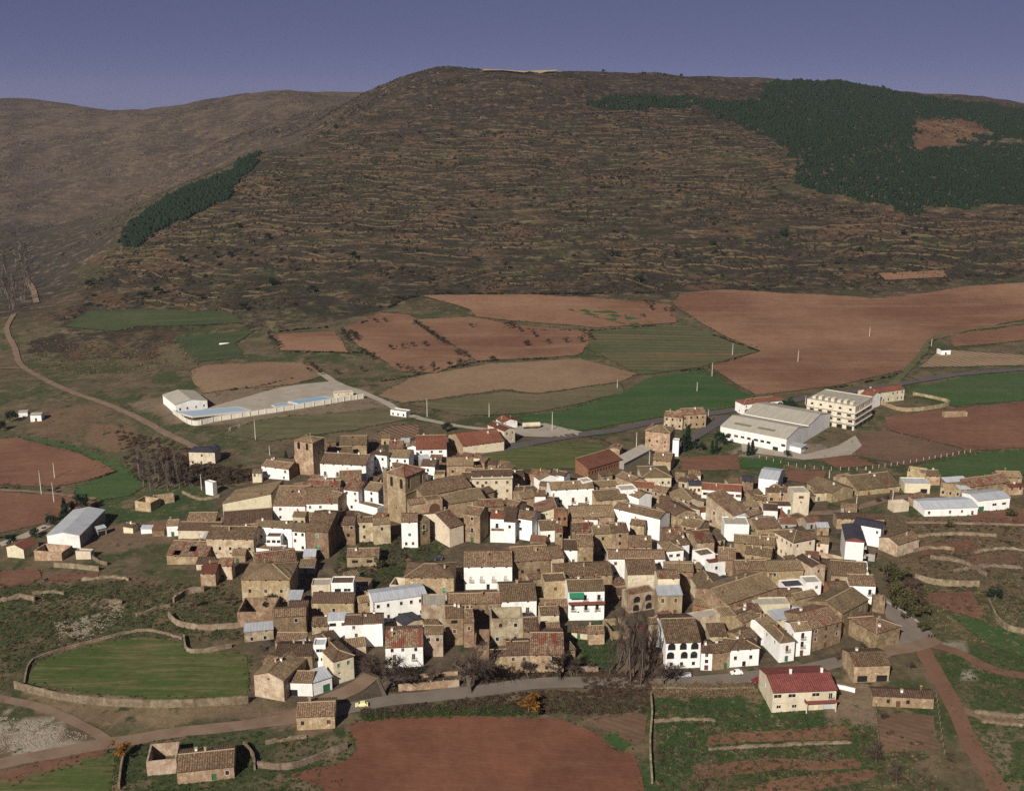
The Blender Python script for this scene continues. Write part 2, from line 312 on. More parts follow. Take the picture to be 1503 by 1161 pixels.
# ------------------------------------------------------------------ mesh helpers
class MB:
    """collects faces for one mesh"""
    def __init__(s): s.v = []; s.f = []; s.m = []; s.uv = []; s.has_uv = False
    def face(s, pts, mi=0, uv=None):
        k = len(s.v); s.v += [tuple(p) for p in pts]; s.f.append(tuple(range(k, k + len(pts)))); s.m.append(mi)
        s.uv.append(uv);  s.has_uv |= uv is not None
    def box(s, x0, y0, z0, x1, y1, z1, mi=0):
        c = [(x0,y0,z0),(x1,y0,z0),(x1,y1,z0),(x0,y1,z0),(x0,y0,z1),(x1,y0,z1),(x1,y1,z1),(x0,y1,z1)]
        for q in ((0,3,2,1),(4,5,6,7),(0,1,5,4),(1,2,6,5),(2,3,7,6),(3,0,4,7)): s.face([c[i] for i in q], mi)
    def prism(s, poly, z0, z1, mi=0):
        n = len(poly)
        s.face([(p[0], p[1], z1) for p in poly], mi); s.face([(p[0], p[1], z0) for p in poly][::-1], mi)
        for i in range(n):
            a, b = poly[i], poly[(i + 1) % n]; s.face([(a[0],a[1],z0),(b[0],b[1],z0),(b[0],b[1],z1),(a[0],a[1],z1)], mi)
    def tube(s, pts, radii, n=5, mi=0, cap=True):
        rings = []
        for i, p in enumerate(pts):
            p = Vector(p); d = (Vector(pts[min(i + 1, len(pts) - 1)]) - Vector(pts[max(i - 1, 0)])).normalized()
            a = d.orthogonal().normalized(); c = d.cross(a)
            rings.append([p + (a * math.cos(2 * math.pi * k / n) + c * math.sin(2 * math.pi * k / n)) * radii[i] for k in range(n)])
        for r0, r1 in zip(rings, rings[1:]):
            for k in range(n): s.face([r0[k], r0[(k + 1) % n], r1[(k + 1) % n], r1[k]], mi)
        if cap: s.face(rings[-1], mi); s.face(rings[0][::-1], mi)
    def mesh(s, name, mats):
        me = bpy.data.meshes.new(name); me.from_pydata(s.v, [], s.f)
        for q in mats: me.materials.append(M[q])
        if any(s.m): me.polygons.foreach_set('material_index', s.m)
        if s.has_uv:
            l = me.uv_layers.new(name='UVMap'); flat = []
            for f, u in zip(s.f, s.uv):
                flat += [c for t in (u if u is not None else [(0, 0)] * len(f)) for c in t]
            l.data.foreach_set('uv', flat)
        return me
def link(name, data, parent=None, loc=None, rotz=None):
    o = bpy.data.objects.new(name, data); COL.objects.link(o)
    if parent is not None: o.parent = parent
    if loc is not None: o.location = loc
    if rotz is not None: o.rotation_euler = (0, 0, rotz)
    return o
def tag(o, label, cat, group=None, kind=None):
    if label: o['label'] = label
    if cat: o['category'] = cat
    if group: o['group'] = group
    if kind: o['kind'] = kind
    return o
def fastmesh(name, verts, tris, mats, mi=None, smooth=False):
    verts = np.asarray(verts, np.float32); tris = np.asarray(tris, np.int32)
    me = bpy.data.meshes.new(name); n = tris.shape[1]
    me.vertices.add(len(verts)); me.vertices.foreach_set('co', verts.ravel())
    me.loops.add(tris.size); me.loops.foreach_set('vertex_index', tris.ravel())
    me.polygons.add(len(tris)); me.polygons.foreach_set('loop_start', np.arange(0, tris.size, n, dtype=np.int32))
    for q in mats: me.materials.append(M[q])
    if mi is not None: me.polygons.foreach_set('material_index', np.asarray(mi, np.int32))
    if smooth: me.polygons.foreach_set('use_smooth', np.ones(len(tris), bool))
    me.update(calc_edges=True); return me
def inside(poly, x, y):
    x = np.asarray(x); y = np.asarray(y); r = np.zeros(x.shape, bool); n = len(poly)
    for i in range(n):
        x0, y0 = poly[i]; x1, y1 = poly[(i + 1) % n]
        if y0 == y1: continue
        c = ((y0 > y) != (y1 > y)) & (x < (x1 - x0) * (y - y0) / (y1 - y0) + x0); r ^= c
    return r
def wpoly(pp): return [tuple(P(a, b)[:2]) for a, b in pp]

# ------------------------------------------------------------------ ground sheet
us = np.linspace(-0.95, 0.95, 540); kk = np.arange(0, 545)
ys = (360.0 * 1.0045 ** kk) - 250.0
UU, YY = np.meshgrid(us, ys); XX = UU * (YY + 250.0)
ZZ = ground(XX, YY)
nv, nu = XX.shape
idx = np.arange(nv * nu).reshape(nv, nu)
quads = np.stack([idx[:-1, :-1], idx[:-1, 1:], idx[1:, 1:], idx[1:, :-1]], -1).reshape(-1, 4)
gv = np.stack([XX, YY, ZZ], -1).reshape(-1, 3)
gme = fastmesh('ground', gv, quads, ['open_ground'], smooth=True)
# soil and sward colours, with some shade painted in, by area (areas outlined in the photograph, carried onto the ground)
x, y, z = gv.T
n_a = fbm(x / 60, y / 60, 4); n_b = fbm(x / 25 + 50, y / 25, 3); n_c = fbm(x / 9, y / 9 + 40, 3)
col = np.empty((len(gv), 3)); col[:] = (.115, .092, .05)
def paint(mask, c, a=1.0):
    w = (mask * a)[:, None]; col[:] = col * (1 - w) + np.array(c) * w
paint(sstep(.45, .58, n_b), (.062, .075, .028)); paint(sstep(.56, .68, n_c), (.17, .125, .08), .7)
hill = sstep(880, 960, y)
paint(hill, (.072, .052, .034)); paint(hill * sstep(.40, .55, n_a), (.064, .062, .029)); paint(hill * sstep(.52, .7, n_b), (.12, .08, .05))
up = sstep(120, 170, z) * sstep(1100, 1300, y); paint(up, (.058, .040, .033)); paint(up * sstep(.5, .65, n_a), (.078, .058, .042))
far = sstep(1500, 1800, y) * sstep(-150, -320, x - .02 * y); paint(far, (.118, .086, .068)); paint(far * sstep(.46, .58, n_a), (.072, .054, .046)); paint(far * sstep(.5, .6, fbm(x / 210 + 4, y / 340, 4)), (.06, .047, .043), .75); paint(far * sstep(.55, .7, n_b), (.17, .125, .075), .6)  # dark patches on the far slope paint in shaded dips
LATE = []
def area(pp, c, a=1.0, feather=8.0):
    w = wpoly(pp); jx = (fbm(x / 14, y / 14 + 9, 3) - .5) * feather * 2.4; jy = (fbm(x / 14 + 70, y / 14, 3) - .5) * feather * 2.4
    paint(inside(w, x + jx, y + jy), c, a)
VILL = [(345,905),(370,860),(300,850),(245,820),(250,760),(330,720),(380,690),(440,650),(560,640),(640,640),(760,690),(900,690),(960,690),(1090,700),(1180,710),(1290,770),(1290,860),(1350,920),(1300,970),(1210,985),(950,1005),(700,1010),(560,1030),(490,1040),(380,1040),(370,960)]
area(VILL, (.105, .080, .056), .95, 10); VW = wpoly(VILL)  # greyish street ground, darkened further to stand for shadow in the gaps
for pp_, cc_, aa_ in [([(0,985),(30,960),(90,950),(40,1000),(20,1015)], (.07,.072,.03), .8), ([(60,880),(130,875),(150,890),(60,900)], (.19,.135,.085), .7), ([(190,900),(260,880),(300,885),(220,905)], (.20,.145,.09), .7), ([(0,845),(120,842),(240,850),(230,858),(60,858)], (.19,.12,.08), .8), ([(300,850),(350,850),(350,880),(310,885)], (.12,.10,.055), .8), ([(960,1040),(1010,1045),(1005,1060),(965,1060)], (.13,.085,.05), .6), ([(1000,1060),(1060,1055),(1090,1075),(1040,1085)], (.15,.11,.065), .7), ([(1440,1085),(1490,1090),(1500,1130),(1460,1125)], (.24,.17,.12), .8), ([(1410,985),(1450,985),(1450,1000),(1415,1000)], (.38,.33,.26), .7), ([(1400,1000),(1503,1010),(1503,1030),(1410,1020)], (.14,.09,.058), .6), ([(1390,945),(1440,950),(1430,965),(1395,960)], (.36,.31,.24), .6), ([(400,1090),(470,1085),(490,1100),(420,1115)], (.16,.115,.075), .7), ([(210,1085),(330,1070),(330,1085),(230,1095)], (.1,.075,.055), .7)]: LATE.append((pp_, cc_, aa_))
DUST, GREEN, OLIVE, REDS, PALE = (.19, .13, .085), (.045, .078, .024), (.085, .085, .036), (.17, .082, .05), (.24, .18, .115)
area([(105,790),(140,765),(250,770),(250,800),(200,805),(110,815)], (.185, .12, .08), .9, 4)
area([(85,745),(180,720),(330,715),(320,755),(240,765),(150,765)], GREEN, .85, 6)
area([(0,850),(120,840),(330,850),(360,935),(270,930),(130,935),(40,965),(0,1010)], (.085, .078, .036), .8, 8); area([(0,860),(250,875),(300,920),(60,955),(0,940)], (.06, .075, .028), .7, 16)
area([(0,1040),(80,1060),(148,1082),(60,1100),(0,1115)], (.42, .36, .28), .8, 10); area([(80,915),(140,910),(140,935),(85,940)], (.40, .33, .24), .8, 6); area([(138,885),(180,882),(185,902),(140,905)], (.38, .30, .22), .9, 4)
area([(30,1005),(110,1025),(365,1032),(375,1050),(220,1062),(100,1050),(20,1020)], (.23, .165, .10), .9, 5); area([(350,1050),(520,1040),(505,1075),(400,1090),(350,1085)], (.185, .125, .085), .9, 6)
area([(150,1095),(350,1065),(510,1080),(510,1110),(370,1160),(150,1200)], (.055, .07, .026), .85, 8); area([(520,1040),(960,1020),(950,1050),(530,1058)], (.05, .08, .026), .85, 6)
area([(955,1025),(1120,1020),(1130,1060),(1230,1060),(1240,1090),(1010,1110),(1030,1200),(950,1200)], (.042, .078, .024), .9, 8); area([(1225,1000),(1290,990),(1285,1060),(1230,1075),(1215,1040)], (.24, .17, .115), .9, 4)
area([(1380,970),(1503,960),(1600,1080),(1503,1161),(1430,1040)], (.055, .075, .028), .8, 12); area([(1330,830),(1503,820),(1503,960),(1390,945),(1330,880)], (.075, .078, .032), .8, 10); area([(1420,1060),(1480,1075),(1503,1161),(1460,1161)], (.20, .14, .095), .7, 8)
area([(1280,760),(1503,745),(1503,840),(1330,850)], (.15, .105, .062), .8, 8); area([(1180,700),(1340,690),(1330,740),(1180,750)], (.13, .10, .056), .8, 8)
area([(1080,672),(1240,690),(1340,690),(1300,712),(1100,700)], (.05, .075, .028), .8, 6); area([(1090,650),(1230,655),(1262,645),(1252,672),(1180,675),(1080,668)], (.27, .22, .165), .9, 3)
area([(180,590),(420,560),(540,570),(600,610),(480,620),(300,625),(230,610)], (.24, .175, .12), .85, 6); area([(0,560),(230,620),(320,670),(240,730),(180,700),(0,640)], (.085, .085, .042), .8, 10); area([(0,590),(180,590),(200,640),(60,650)], (.15, .10, .062), .6, 8)
area([(130,625),(195,622),(205,655),(165,665),(125,650)], (.19, .115, .07), .9, 4); area([(40,600),(170,592),(165,615),(100,640),(40,632)], (.165, .105, .062), .8, 5)
area([(180,640),(340,670),(370,700),(250,720),(190,700)], (.095, .072, .046), .8, 6); area([(90,490),(280,500),(280,540),(120,520),(40,520),(60,495)], (.155, .125, .07), .8, 8)
area([(0,325),(60,330),(110,370),(120,410),(60,450),(0,470)], (.05, .042, .038), .8, 30); area([(100,300),(180,320),(170,370),(100,400)], (.058, .048, .04), .7, 30); area([(700,105),(740,96),(800,99),(830,105),(760,108)], (.42, .32, .17), 1, 4); area([(1340,180),(1420,175),(1440,195),(1400,215),(1345,224)], (.17, .085, .045), .9, 10)  # first two areas darken the side-valley ravine in the ground colour
area([(990,300),(1330,310),(1503,320),(1503,350),(1330,345),(1180,330)], (.115, .058, .042), .7, 25); area([(380,405),(600,395),(620,440),(480,460),(380,450)], (.05, .052, .026), .7, 20); area([(600,400),(870,400),(1000,430),(620,432)], (.062, .045, .034), .75, 15)
area([(620,645),(700,635),(740,660),(640,675)], (.20, .15, .1), .8, 4); area([(700,700),(900,690),(940,700),(900,720),(720,720)], (.15, .11, .07), .7, 5); area([(500,790),(560,780),(660,800),(640,830),(600,870),(520,870),(490,840)], (.048, .062, .025), .85, 4)
area([(840,920),(900,905),(905,980),(845,985)], (.045, .072, .025), .85, 3); area([(410,1085),(440,1080),(440,1095)], REDS, .6, 3)
for q_ in LATE: area(q_[0], q_[1], q_[2], 5)
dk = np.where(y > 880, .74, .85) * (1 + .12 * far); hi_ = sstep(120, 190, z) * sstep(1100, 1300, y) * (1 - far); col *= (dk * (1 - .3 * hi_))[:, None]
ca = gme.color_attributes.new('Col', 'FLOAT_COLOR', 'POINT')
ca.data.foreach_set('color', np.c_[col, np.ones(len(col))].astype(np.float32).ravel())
HILLA = wpoly([(40,520),(90,470),(150,380),(200,350),(380,235),(500,175),(640,110),(850,112),(1130,125),(1190,250),(1180,290),(1330,320),(1503,310),(1700,310),(1700,405),(1420,412),(1300,430),(1000,426),(900,434),(620,430),(560,457),(400,482),(380,472),(250,490),(250,530),(100,530)])
tmask = inside(HILLA, x + (fbm(x / 40, y / 40, 3) - .5) * 90, y + (fbm(x / 40 + 30, y / 40, 3) - .5) * 90).astype(np.float32) * (1 - .45 * sstep(150, 200, z)).astype(np.float32)
ta = gme.attributes.new('Terr', 'FLOAT', 'POINT'); ta.data.foreach_set('value', np.maximum(tmask, .35 * far).astype(np.float32))
tag(link('ground', gme), 'open ground of village, fields and hillside', None, kind='structure')

# ------------------------------------------------------------------ fields, roads: sheets laid on the ground
def lift(x, y): return zat(x, y) + .12 + np.maximum(np.asarray(y) - 250, 0) * .0007
def drape(name, pp, mat, step=6.0, wig=1.2, extra=0.0):
    w = wpoly(pp); n = len(w); pts = []
    dist = sum(p[1] for p in w) / n; step = max(step, dist * .011)
    for i in range(n):
        a = Vector(w[i]); b = Vector(w[(i + 1) % n]); k = max(1, int((b - a).length / step))
        for j in range(k):
            q = a.lerp(b, j / k); q += Vector((vnoise(q.x / 11, q.y / 11) - .5, vnoise(q.x / 11 + 40, q.y / 11) - .5)) * wig * 2 * (1 if j else .3)
            pts.append((q.x, q.y))
    nb = len(pts); A = np.array(pts)
    gx, gy = np.meshgrid(np.arange(A[:, 0].min(), A[:, 0].max(), step), np.arange(A[:, 1].min(), A[:, 1].max(), step))
    gx = gx.ravel() + np.random.uniform(-.2, .2, gx.size) * step; gy = gy.ravel() + np.random.uniform(-.2, .2, gy.size) * step
    ok = inside(pts, gx, gy); vs_ = [Vector(p) for p in pts] + [Vector((a, b)) for a, b in zip(gx[ok], gy[ok])]
    r = geometry.delaunay_2d_cdt(vs_, [(i, (i + 1) % nb) for i in range(nb)], [tuple(range(nb))], 1, 1e-4)
    V = np.array([(p.x, p.y) for p in r[0]]); zz = lift(V[:, 0], V[:, 1]) + extra
    me = bpy.data.meshes.new(name); me.from_pydata(np.c_[V, zz].tolist(), [], [tuple(f) for f in r[2]]); me.materials.append(M[mat])
    me.polygons.foreach_set('use_smooth', [True] * len(me.polygons))
    return tag(link(name, me), None, None, kind='structure')
FIELDS = [
 ('ploughed_field', 'soil_red_near', [(425,1138),(505,1118),(525,1100),(512,1062),(560,1054),(700,1050),(820,1055),(880,1078),(905,1104),(930,1107),(942,1140),(950,1240),(560,1240),(470,1155)]),
 ('ploughed_field', 'soil_brown', [(855,1055),(930,1045),(950,1050),(945,1088),(930,1096),(905,1080)]),
 ('crop_field', 'crop_green', [(883,1080),(910,1074),(930,1093),(905,1103)]),
 ('crop_field', 'crop_near', [(35,1000),(55,972),(130,948),(210,935),(268,942),(275,958),(362,962),(366,1000),(360,1024),(230,1026),(120,1018)]),
 ('ploughed_field', 'soil_red', [(-160,650),(0,645),(25,643),(120,668),(168,692),(120,708),(85,714),(0,712),(-160,716)]),
 ('ploughed_field', 'soil_red', [(-160,724),(0,722),(95,728),(150,738),(130,745),(100,757),(60,770),(0,783),(-160,800)]),
 ('crop_field', 'crop_green', [(25,641),(60,643),(140,666),(190,690),(215,713),(190,728),(150,734),(108,726),(112,714),(172,693),(122,665)]),
 ('crop_field', 'crop_far', [(93,480),(130,458),(240,455),(330,458),(362,474),(280,478),(200,480),(170,487)]),
 ('crop_field', 'crop_far', [(255,495),(375,485),(345,505),(360,525),(290,532),(270,515)]),
 ('fallow_field', 'soil_tan', [(280,545),(300,537),(400,532),(455,533),(480,550),(430,565),(340,572),(300,578),(285,565)]),
 ('ploughed_field', 'soil_far', [(398,492),(490,486),(512,518),(412,515)]),
 ('ploughed_field', 'soil_far', [(508,480),(560,460),(600,463),(656,500),(690,528),(640,548),(590,546),(545,520),(518,500)]),
 ('ploughed_field', 'soil_far', [(606,470),(690,466),(760,478),(862,487),(868,503),(850,522),(700,530),(664,506)]),
 ('ploughed_field', 'soil_far', [(620,435),(780,433),(900,440),(985,447),(992,474),(880,482),(700,466),(690,455)]),
 ('crop_field', 'crop_green', [(832,455),(880,453),(960,475),(925,479)]),
 ('fallow_field', 'soil_tan', [(555,582),(600,556),(720,534),(850,527),(935,549),(915,560),(790,578),(740,572),(590,592)]),
 ('crop_field', 'crop_stripe', [(868,487),(1005,477),(1060,497),(1112,517),(1025,540),(940,551),(862,512)]),
 ('meadow', 'pasture', [(600,594),(740,575),(790,580),(910,563),(915,578),(790,605),(680,611)]),
 ('crop_field', 'crop_green', [(760,612),(830,603),(915,577),(950,556),(1025,545),(1055,560),(1108,583),(1080,597),(960,614),(860,632),(790,630)]),
 ('sports_field', 'pasture', [(330,640),(370,618),(570,600),(620,612),(520,632),(400,648)]),
 ('ploughed_field', 'soil_far', [(988,447),(1000,431),(1060,426),(1190,433),(1300,439),(1420,421),(1503,416),(1700,410),(1700,462),(1503,470),(1420,487),(1370,500),(1330,543),(1220,568),(1110,580),(1042,540),(1117,516),(1060,492)]),
 ('ploughed_field', 'soil_far', [(1395,492),(1503,478),(1640,470),(1640,492),(1503,500),(1400,510)]),
 ('nursery_field', 'nursery', [(1382,514),(1503,522),(1640,530),(1640,548),(1503,537),(1350,540)]),
 ('crop_field', 'crop_green', [(1330,572),(1420,552),(1503,548),(1640,548),(1640,585),(1503,588),(1400,597),(1345,582)]),
 ('ploughed_field', 'soil_red', [(1298,612),(1400,600),(1503,591),(1640,586),(1640,655),(1503,658),(1420,662),(1300,630)]),
 ('vineyard', 'soil_brown', [(1246,640),(1300,632),(1418,663),(1330,684),(1260,670)]),
 ('crop_field', 'crop_green', [(1330,690),(1420,668),(1503,660),(1640,656),(1640,700),(1503,697),(1380,700)]),
 ('crop_field', 'crop_near', [(690,672),(760,656),(880,650),(900,668),(850,688),(760,690),(700,690)]),
 ('garden_plot', 'soil_red', [(998,672),(1085,667),(1085,690),(1000,692)]), ('garden_plot', 'crop_green', [(1086,672),(1150,675),(1148,688),(1086,688)]), ('garden_plot', 'soil_red', [(1152,690),(1215,692),(1205,712),(1150,705)]),
 ('garden_plot', 'soil_red', [(1200,672),(1245,668),(1290,684),(1230,688)]),
 ('vineyard', 'vineyard', [(540,645),(575,626),(613,624),(616,640),(590,652)]),
 ('garden_plot', 'soil_red', [(1355,870),(1425,868),(1445,900),(1440,910),(1385,895)]), ('crop_field', 'crop_green', [(1395,902),(1440,912),(1503,935),(1503,965),(1450,945)]),
 ('garden_plot', 'soil_red', [(1340,800),(1430,790),(1440,808),(1350,816)]), ('garden_plot', 'soil_red', [(1430,752),(1503,748),(1600,745),(1600,770),(1503,770),(1420,768)]), ('garden_plot', 'soil_brown', [(1410,818),(1490,808),(1503,825),(1420,835)]),
 ('garden_plot', 'soil_red', [(1040,1080),(1150,1072),(1245,1065),(1250,1085),(1130,1090),(1035,1096)]), ('garden_plot', 'soil_red', [(1020,1125),(1100,1117),(1260,1112),(1265,1125),(1120,1133),(1022,1145)]), ('garden_plot', 'soil_red', [(1000,1180),(1130,1146),(1270,1128),(1300,1135),(1260,1150),(1080,1185)]),
 ('garden_plot', 'soil_brown', [(1288,1048),(1370,1050),(1378,1100),(1290,1105)]),
 ('garden_plot', 'soil_red', [(0,838),(55,834),(60,848),(40,860),(0,862)]), ('garden_plot', 'soil_red', [(75,845),(145,842),(143,850),(70,853)]),
 ('ploughed_field', 'soil_red', [(-60,1150),(0,1133),(160,1098),(150,1112),(60,1137),(-60,1175)]), ('crop_field', 'crop_near', [(0,1146),(80,1125),(165,1105),(170,1230),(-60,1230),(-60,1165)]),
 ('ploughed_field', 'soil_far', [(1290,402),(1385,398),(1390,408),(1300,412)]),
]
for nm, mt, pp in FIELDS: drape(nm, pp, mt)
drape('stubble_field', [(708,106.5),(735,103.2),(790,104.2),(818,107),(770,109.5)], 'stubble', 6, 1, 1.5)
def spline(pp, step=3.0):
    w = [Vector(p) for p in wpoly(pp)]; w = [w[0] * 2 - w[1]] + w + [w[-1] * 2 - w[-2]]; out = []
    for i in range(1, len(w) - 2):
        k = max(2, int((w[i + 1] - w[i]).length / step))
        for j in range(k):
            t = j / k; a, b, c, d = w[i - 1:i + 3]
            out.append(.5 * (2 * b + (c - a) * t + (2 * a - 5 * b + 4 * c - d) * t * t + (3 * b - a - 3 * c + d) * t ** 3))
    return out + [w[-2]]
def road(name, pp, width, mat, extra=.08, wig=.35):
    c = spline(pp); v = []; f = []
    for i, p in enumerate(c):
        d = (c[min(i + 1, len(c) - 1)] - c[max(i - 1, 0)]).normalized(); nrm = Vector((-d.y, d.x))
        for k in (-1, -.4, .4, 1):
            q = p + nrm * k * (width / 2 + (vnoise(p.x / 5 + 9 * k, p.y / 5) - .5) * 2 * wig); v.append((q.x, q.y, float(lift(q.x, q.y)) + extra))
        if i:
            for k in range(3): f.append((4 * i - 4 + k, 4 * i - 3 + k, 4 * i + 1 + k, 4 * i + k))
    me = bpy.data.meshes.new(name); me.from_pydata(v, [], f); me.materials.append(M[mat]); me.polygons.foreach_set('use_smooth', [True] * len(f))
    return tag(link(name, me), None, None, kind='structure')
road('road', [(660,680),(690,670),(735,660),(830,642),(900,633),(960,620),(1080,602),(1180,586),(1310,566),(1400,551),(1503,543),(1640,535)], 7.5, 'far_asphalt')
road('road', [(484,1046),(560,1030),(640,1021),(700,1015),(780,1004),(870,1002),(960,1004),(1040,1000),(1100,994),(1180,983),(1240,970),(1300,958)], 6.0, 'asphalt')
drape('street', [(1283,868),(1300,878),(1330,897),(1362,922),(1376,940),(1345,952),(1296,965),(1298,925),(1300,905)], 'street_dust', 3.5, .5, .1)
road('street', [(1240,968),(1290,958),(1350,948),(1372,938)], 6, 'dirt_road', .12); road('street', [(930,712),(950,690),(975,672),(1000,655),(1030,635),(1070,612)], 7, 'far_asphalt')
road('track', [(1352,950),(1372,985),(1397,1030),(1424,1090),(1455,1140),(1490,1200)], 5.5, 'red_track'); road('track', [(1400,1036),(1440,1052),(1503,1062),(1600,1075)], 3.6, 'dirt_road'); road('track', [(1352,945),(1400,955),(1450,980),(1500,992),(1600,1000)], 4, 'red_track')
road('track', [(492,1044),(430,1055),(330,1068),(250,1077),(150,1093),(80,1106),(0,1121),(-60,1132)], 5.5, 'dirt_road'); road('track', [(-50,1016),(0,1025),(70,1042),(120,1065),(165,1092)], 3.5, 'dirt_road'); road('track', [(545,992),(520,1010),(480,1028),(450,1042),(420,1056)], 6, 'dirt_road')
road('track', [(20,462),(10,485),(22,512),(30,535),(60,555),(100,574),(150,592),(200,613),(250,640),(300,662),(340,668)], 4.2, 'dirt_road'); road('track', [(38,405),(48,425),(54,446)], 5, 'dirt_road', .4); road('track', [(0,541),(40,542)], 3, 'dirt_road')
road('track', [(470,548),(500,566),(530,576),(566,592),(600,610),(660,624),(720,632),(780,640),(850,638)], 5, 'gravel'); road('track', [(1310,566),(1330,545),(1352,522),(1367,500),(1400,488),(1503,475)], 5, 'pasture')
road('track', [(0,800),(30,790),(70,772)], 6, 'gravel'); road('track', [(0,720),(60,724),(140,733)], 2.5, 'dirt_road', .2); road('track', [(1180,755),(1230,752),(1260,745),(1300,735),(1340,728)], 4.5, 'dirt_road'); road('track', [(1330,768),(1400,768),(1503,772),(1600,778)], 3.5, 'dirt_road')
drape('yard', [(1088,652),(1130,655),(1180,668),(1230,655),(1255,640),(1265,655),(1250,668),(1180,676),(1090,664)], 'gravel', 4, .6, .05); drape('yard', [(745,628),(800,622),(860,636),(800,642),(760,642)], 'gravel', 4, .6, .05)
drape('yard', [(300,602),(410,570),(490,560),(530,574),(540,582),(420,600),(320,615)], 'gravel', 4, .6, .05); drape('yard', [(755,975),(765,965),(790,975),(800,985)], 'yard_dust', 3, .4)

# ------------------------------------------------------------------ scatter tools (what nobody could count)
def ico():
    t = (1 + 5 ** .5) / 2; v = np.array([(-1,t,0),(1,t,0),(-1,-t,0),(1,-t,0),(0,-1,t),(0,1,t),(0,-1,-t),(0,1,-t),(t,0,-1),(t,0,1),(-t,0,-1),(-t,0,1)], float); v /= np.linalg.norm(v[0])
    f = np.array([(0,11,5),(0,5,1),(0,1,7),(0,7,10),(0,10,11),(1,5,9),(5,11,4),(11,10,2),(10,7,6),(7,1,8),(3,9,4),(3,4,2),(3,2,6),(3,6,8),(3,8,9),(4,9,5),(2,4,11),(6,2,10),(8,6,7),(9,8,1)]); return v, f
ICO = ico()
OCT = (np.array([(1,0,0),(0,1,0),(-1,0,0),(0,-1,0),(0,0,1),(0,0,-1)], float), np.array([(0,1,4),(1,2,4),(2,3,4),(3,0,4),(1,0,5),(2,1,5),(3,2,5),(0,3,5)]))
def conev():
    v = []; f = []
    for r, zz in ((.8, .1), (1.0, .38), (.6, .74)):
        for k in range(5): v.append((r * math.cos(k * 1.2566 + zz), r * math.sin(k * 1.2566 + zz), zz))
    v.append((0, 0, 1.0))
    for a in range(2):
        for k in range(5):
            p, q, s, t = a * 5 + k, a * 5 + (k + 1) % 5, a * 5 + 5 + (k + 1) % 5, a * 5 + 5 + k; f += [(p, q, s), (p, s, t)]
    for k in range(5): f.append((10 + k, 10 + (k + 1) % 5, 15))
    return np.array(v), np.array(f)
CONE = conev()
def tuftv(n, rng, flat=.7, size=.34):
    v = []; f = []
    for i in range(n):
        d = rng.normal(size=3); d /= np.linalg.norm(d); c = d * (rng.random() ** .5) * np.array([1, 1, flat]); c[2] = abs(c[2])
        a = rng.normal(size=3) * size; b2 = rng.normal(size=3) * size; k = len(v); v += [c + a, c + b2, c - (a + b2) * .5]; f.append((k, k + 1, k + 2))
    return np.array(v), np.array(f)
RNG = np.random.default_rng(3)
TUFT = [tuftv(16, RNG) for _ in range(5)]; BUSH = [tuftv(70, RNG, .8, .22) for _ in range(3)]
def scatter(name, label, cat, pts, rad, base, mat, zs=1.0, jit=.18, sink=.2):
    pts = np.asarray(pts, float)
    if len(pts) == 0: return
    rad = np.asarray(rad, float); vs_ = []; fs_ = []; off = 0
    bases = base if isinstance(base, list) else [base]; pick = RNG.integers(0, len(bases), len(pts))
    for bi, (bv, bf) in enumerate(bases):
        q = pts[pick == bi]; r = rad[pick == bi]
        if len(q) == 0: continue
        th = RNG.random(len(q)) * 6.283; c, s = np.cos(th)[:, None], np.sin(th)[:, None]
        V = np.repeat(bv[None], len(q), 0) * (1 + RNG.normal(size=(len(q), len(bv), 1)) * jit)
        sx = r * RNG.uniform(.8, 1.25, len(q)); X = V[..., 0] * sx[:, None]; Y = V[..., 1] * r[:, None]; Z = (V[..., 2] * (r * zs * RNG.uniform(.8, 1.2, len(q)))[:, None])
        W = np.stack([X * c - Y * s + q[:, :1], X * s + Y * c + q[:, 1:2], Z + q[:, 2:3] - sink * r[:, None]], -1)
        vs_.append(W.reshape(-1, 3)); fs_.append((bf[None] + (np.arange(len(q)) * len(bv))[:, None, None]).reshape(-1, 3) + off); off += W.shape[0] * W.shape[1]
    me = fastmesh(name, np.concatenate(vs_), np.concatenate(fs_), [mat]); return tag(link(name, me), label, cat, kind='stuff')
def sample(pp, n, dens=None):
    w = wpoly(pp); A = np.array(w); out = []
    tot = 0
    while tot < n:
        X = RNG.uniform(A[:, 0].min(), A[:, 0].max(), n); Y = RNG.uniform(A[:, 1].min(), A[:, 1].max(), n); k = inside(w, X, Y)
        if dens is not None: k &= RNG.random(n) < dens(X, Y)
        out.append(np.c_[X[k], Y[k]]); tot += max(1, k.sum())
        if len(out) > 60: break
    Q = np.concatenate(out)[:n]; return np.c_[Q, zat(Q[:, 0], Q[:, 1])]

# ------------------------------------------------------------------ hillside: terrace banks, scrub, pine woods
bank_v = []; bank_f = []; scrub = []; scrub_r = []
cols = np.arange(40, 1640, 3.5); yy = np.arange(905, 1780, 2.0)
lev_rows = {}
for ci, cx in enumerate(cols):
    a = (cx - PW / 2) / F_PX / CP
    xx = a * yy; zz = zat(xx, yy) + (fbm(xx / 90, yy / 90 + 3, 3) - .5) * 17
    step = 4.1
    lv = np.floor(zz / step); k = np.nonzero(lv[1:] > lv[:-1])[0]
    for j in k: lev_rows.setdefault(int(lv[j + 1]), {}).setdefault(ci, (xx[j], yy[j], float(zat(xx[j], yy[j]))))
def terr_ok(X, Y, Z, L): # noise decides where a bank survives
    v = .65 * float(vnoise(X / 34 + L * 7.3, L * 3.1)) + .35 * float(vnoise(X / 11 + L * 3.7, L * 1.1)); dd = float(fbm(X / 130 + 5, Y / 130, 3))
    if Y > 1330: v -= .06
    return v > .455 + .7 * (dd - .5)
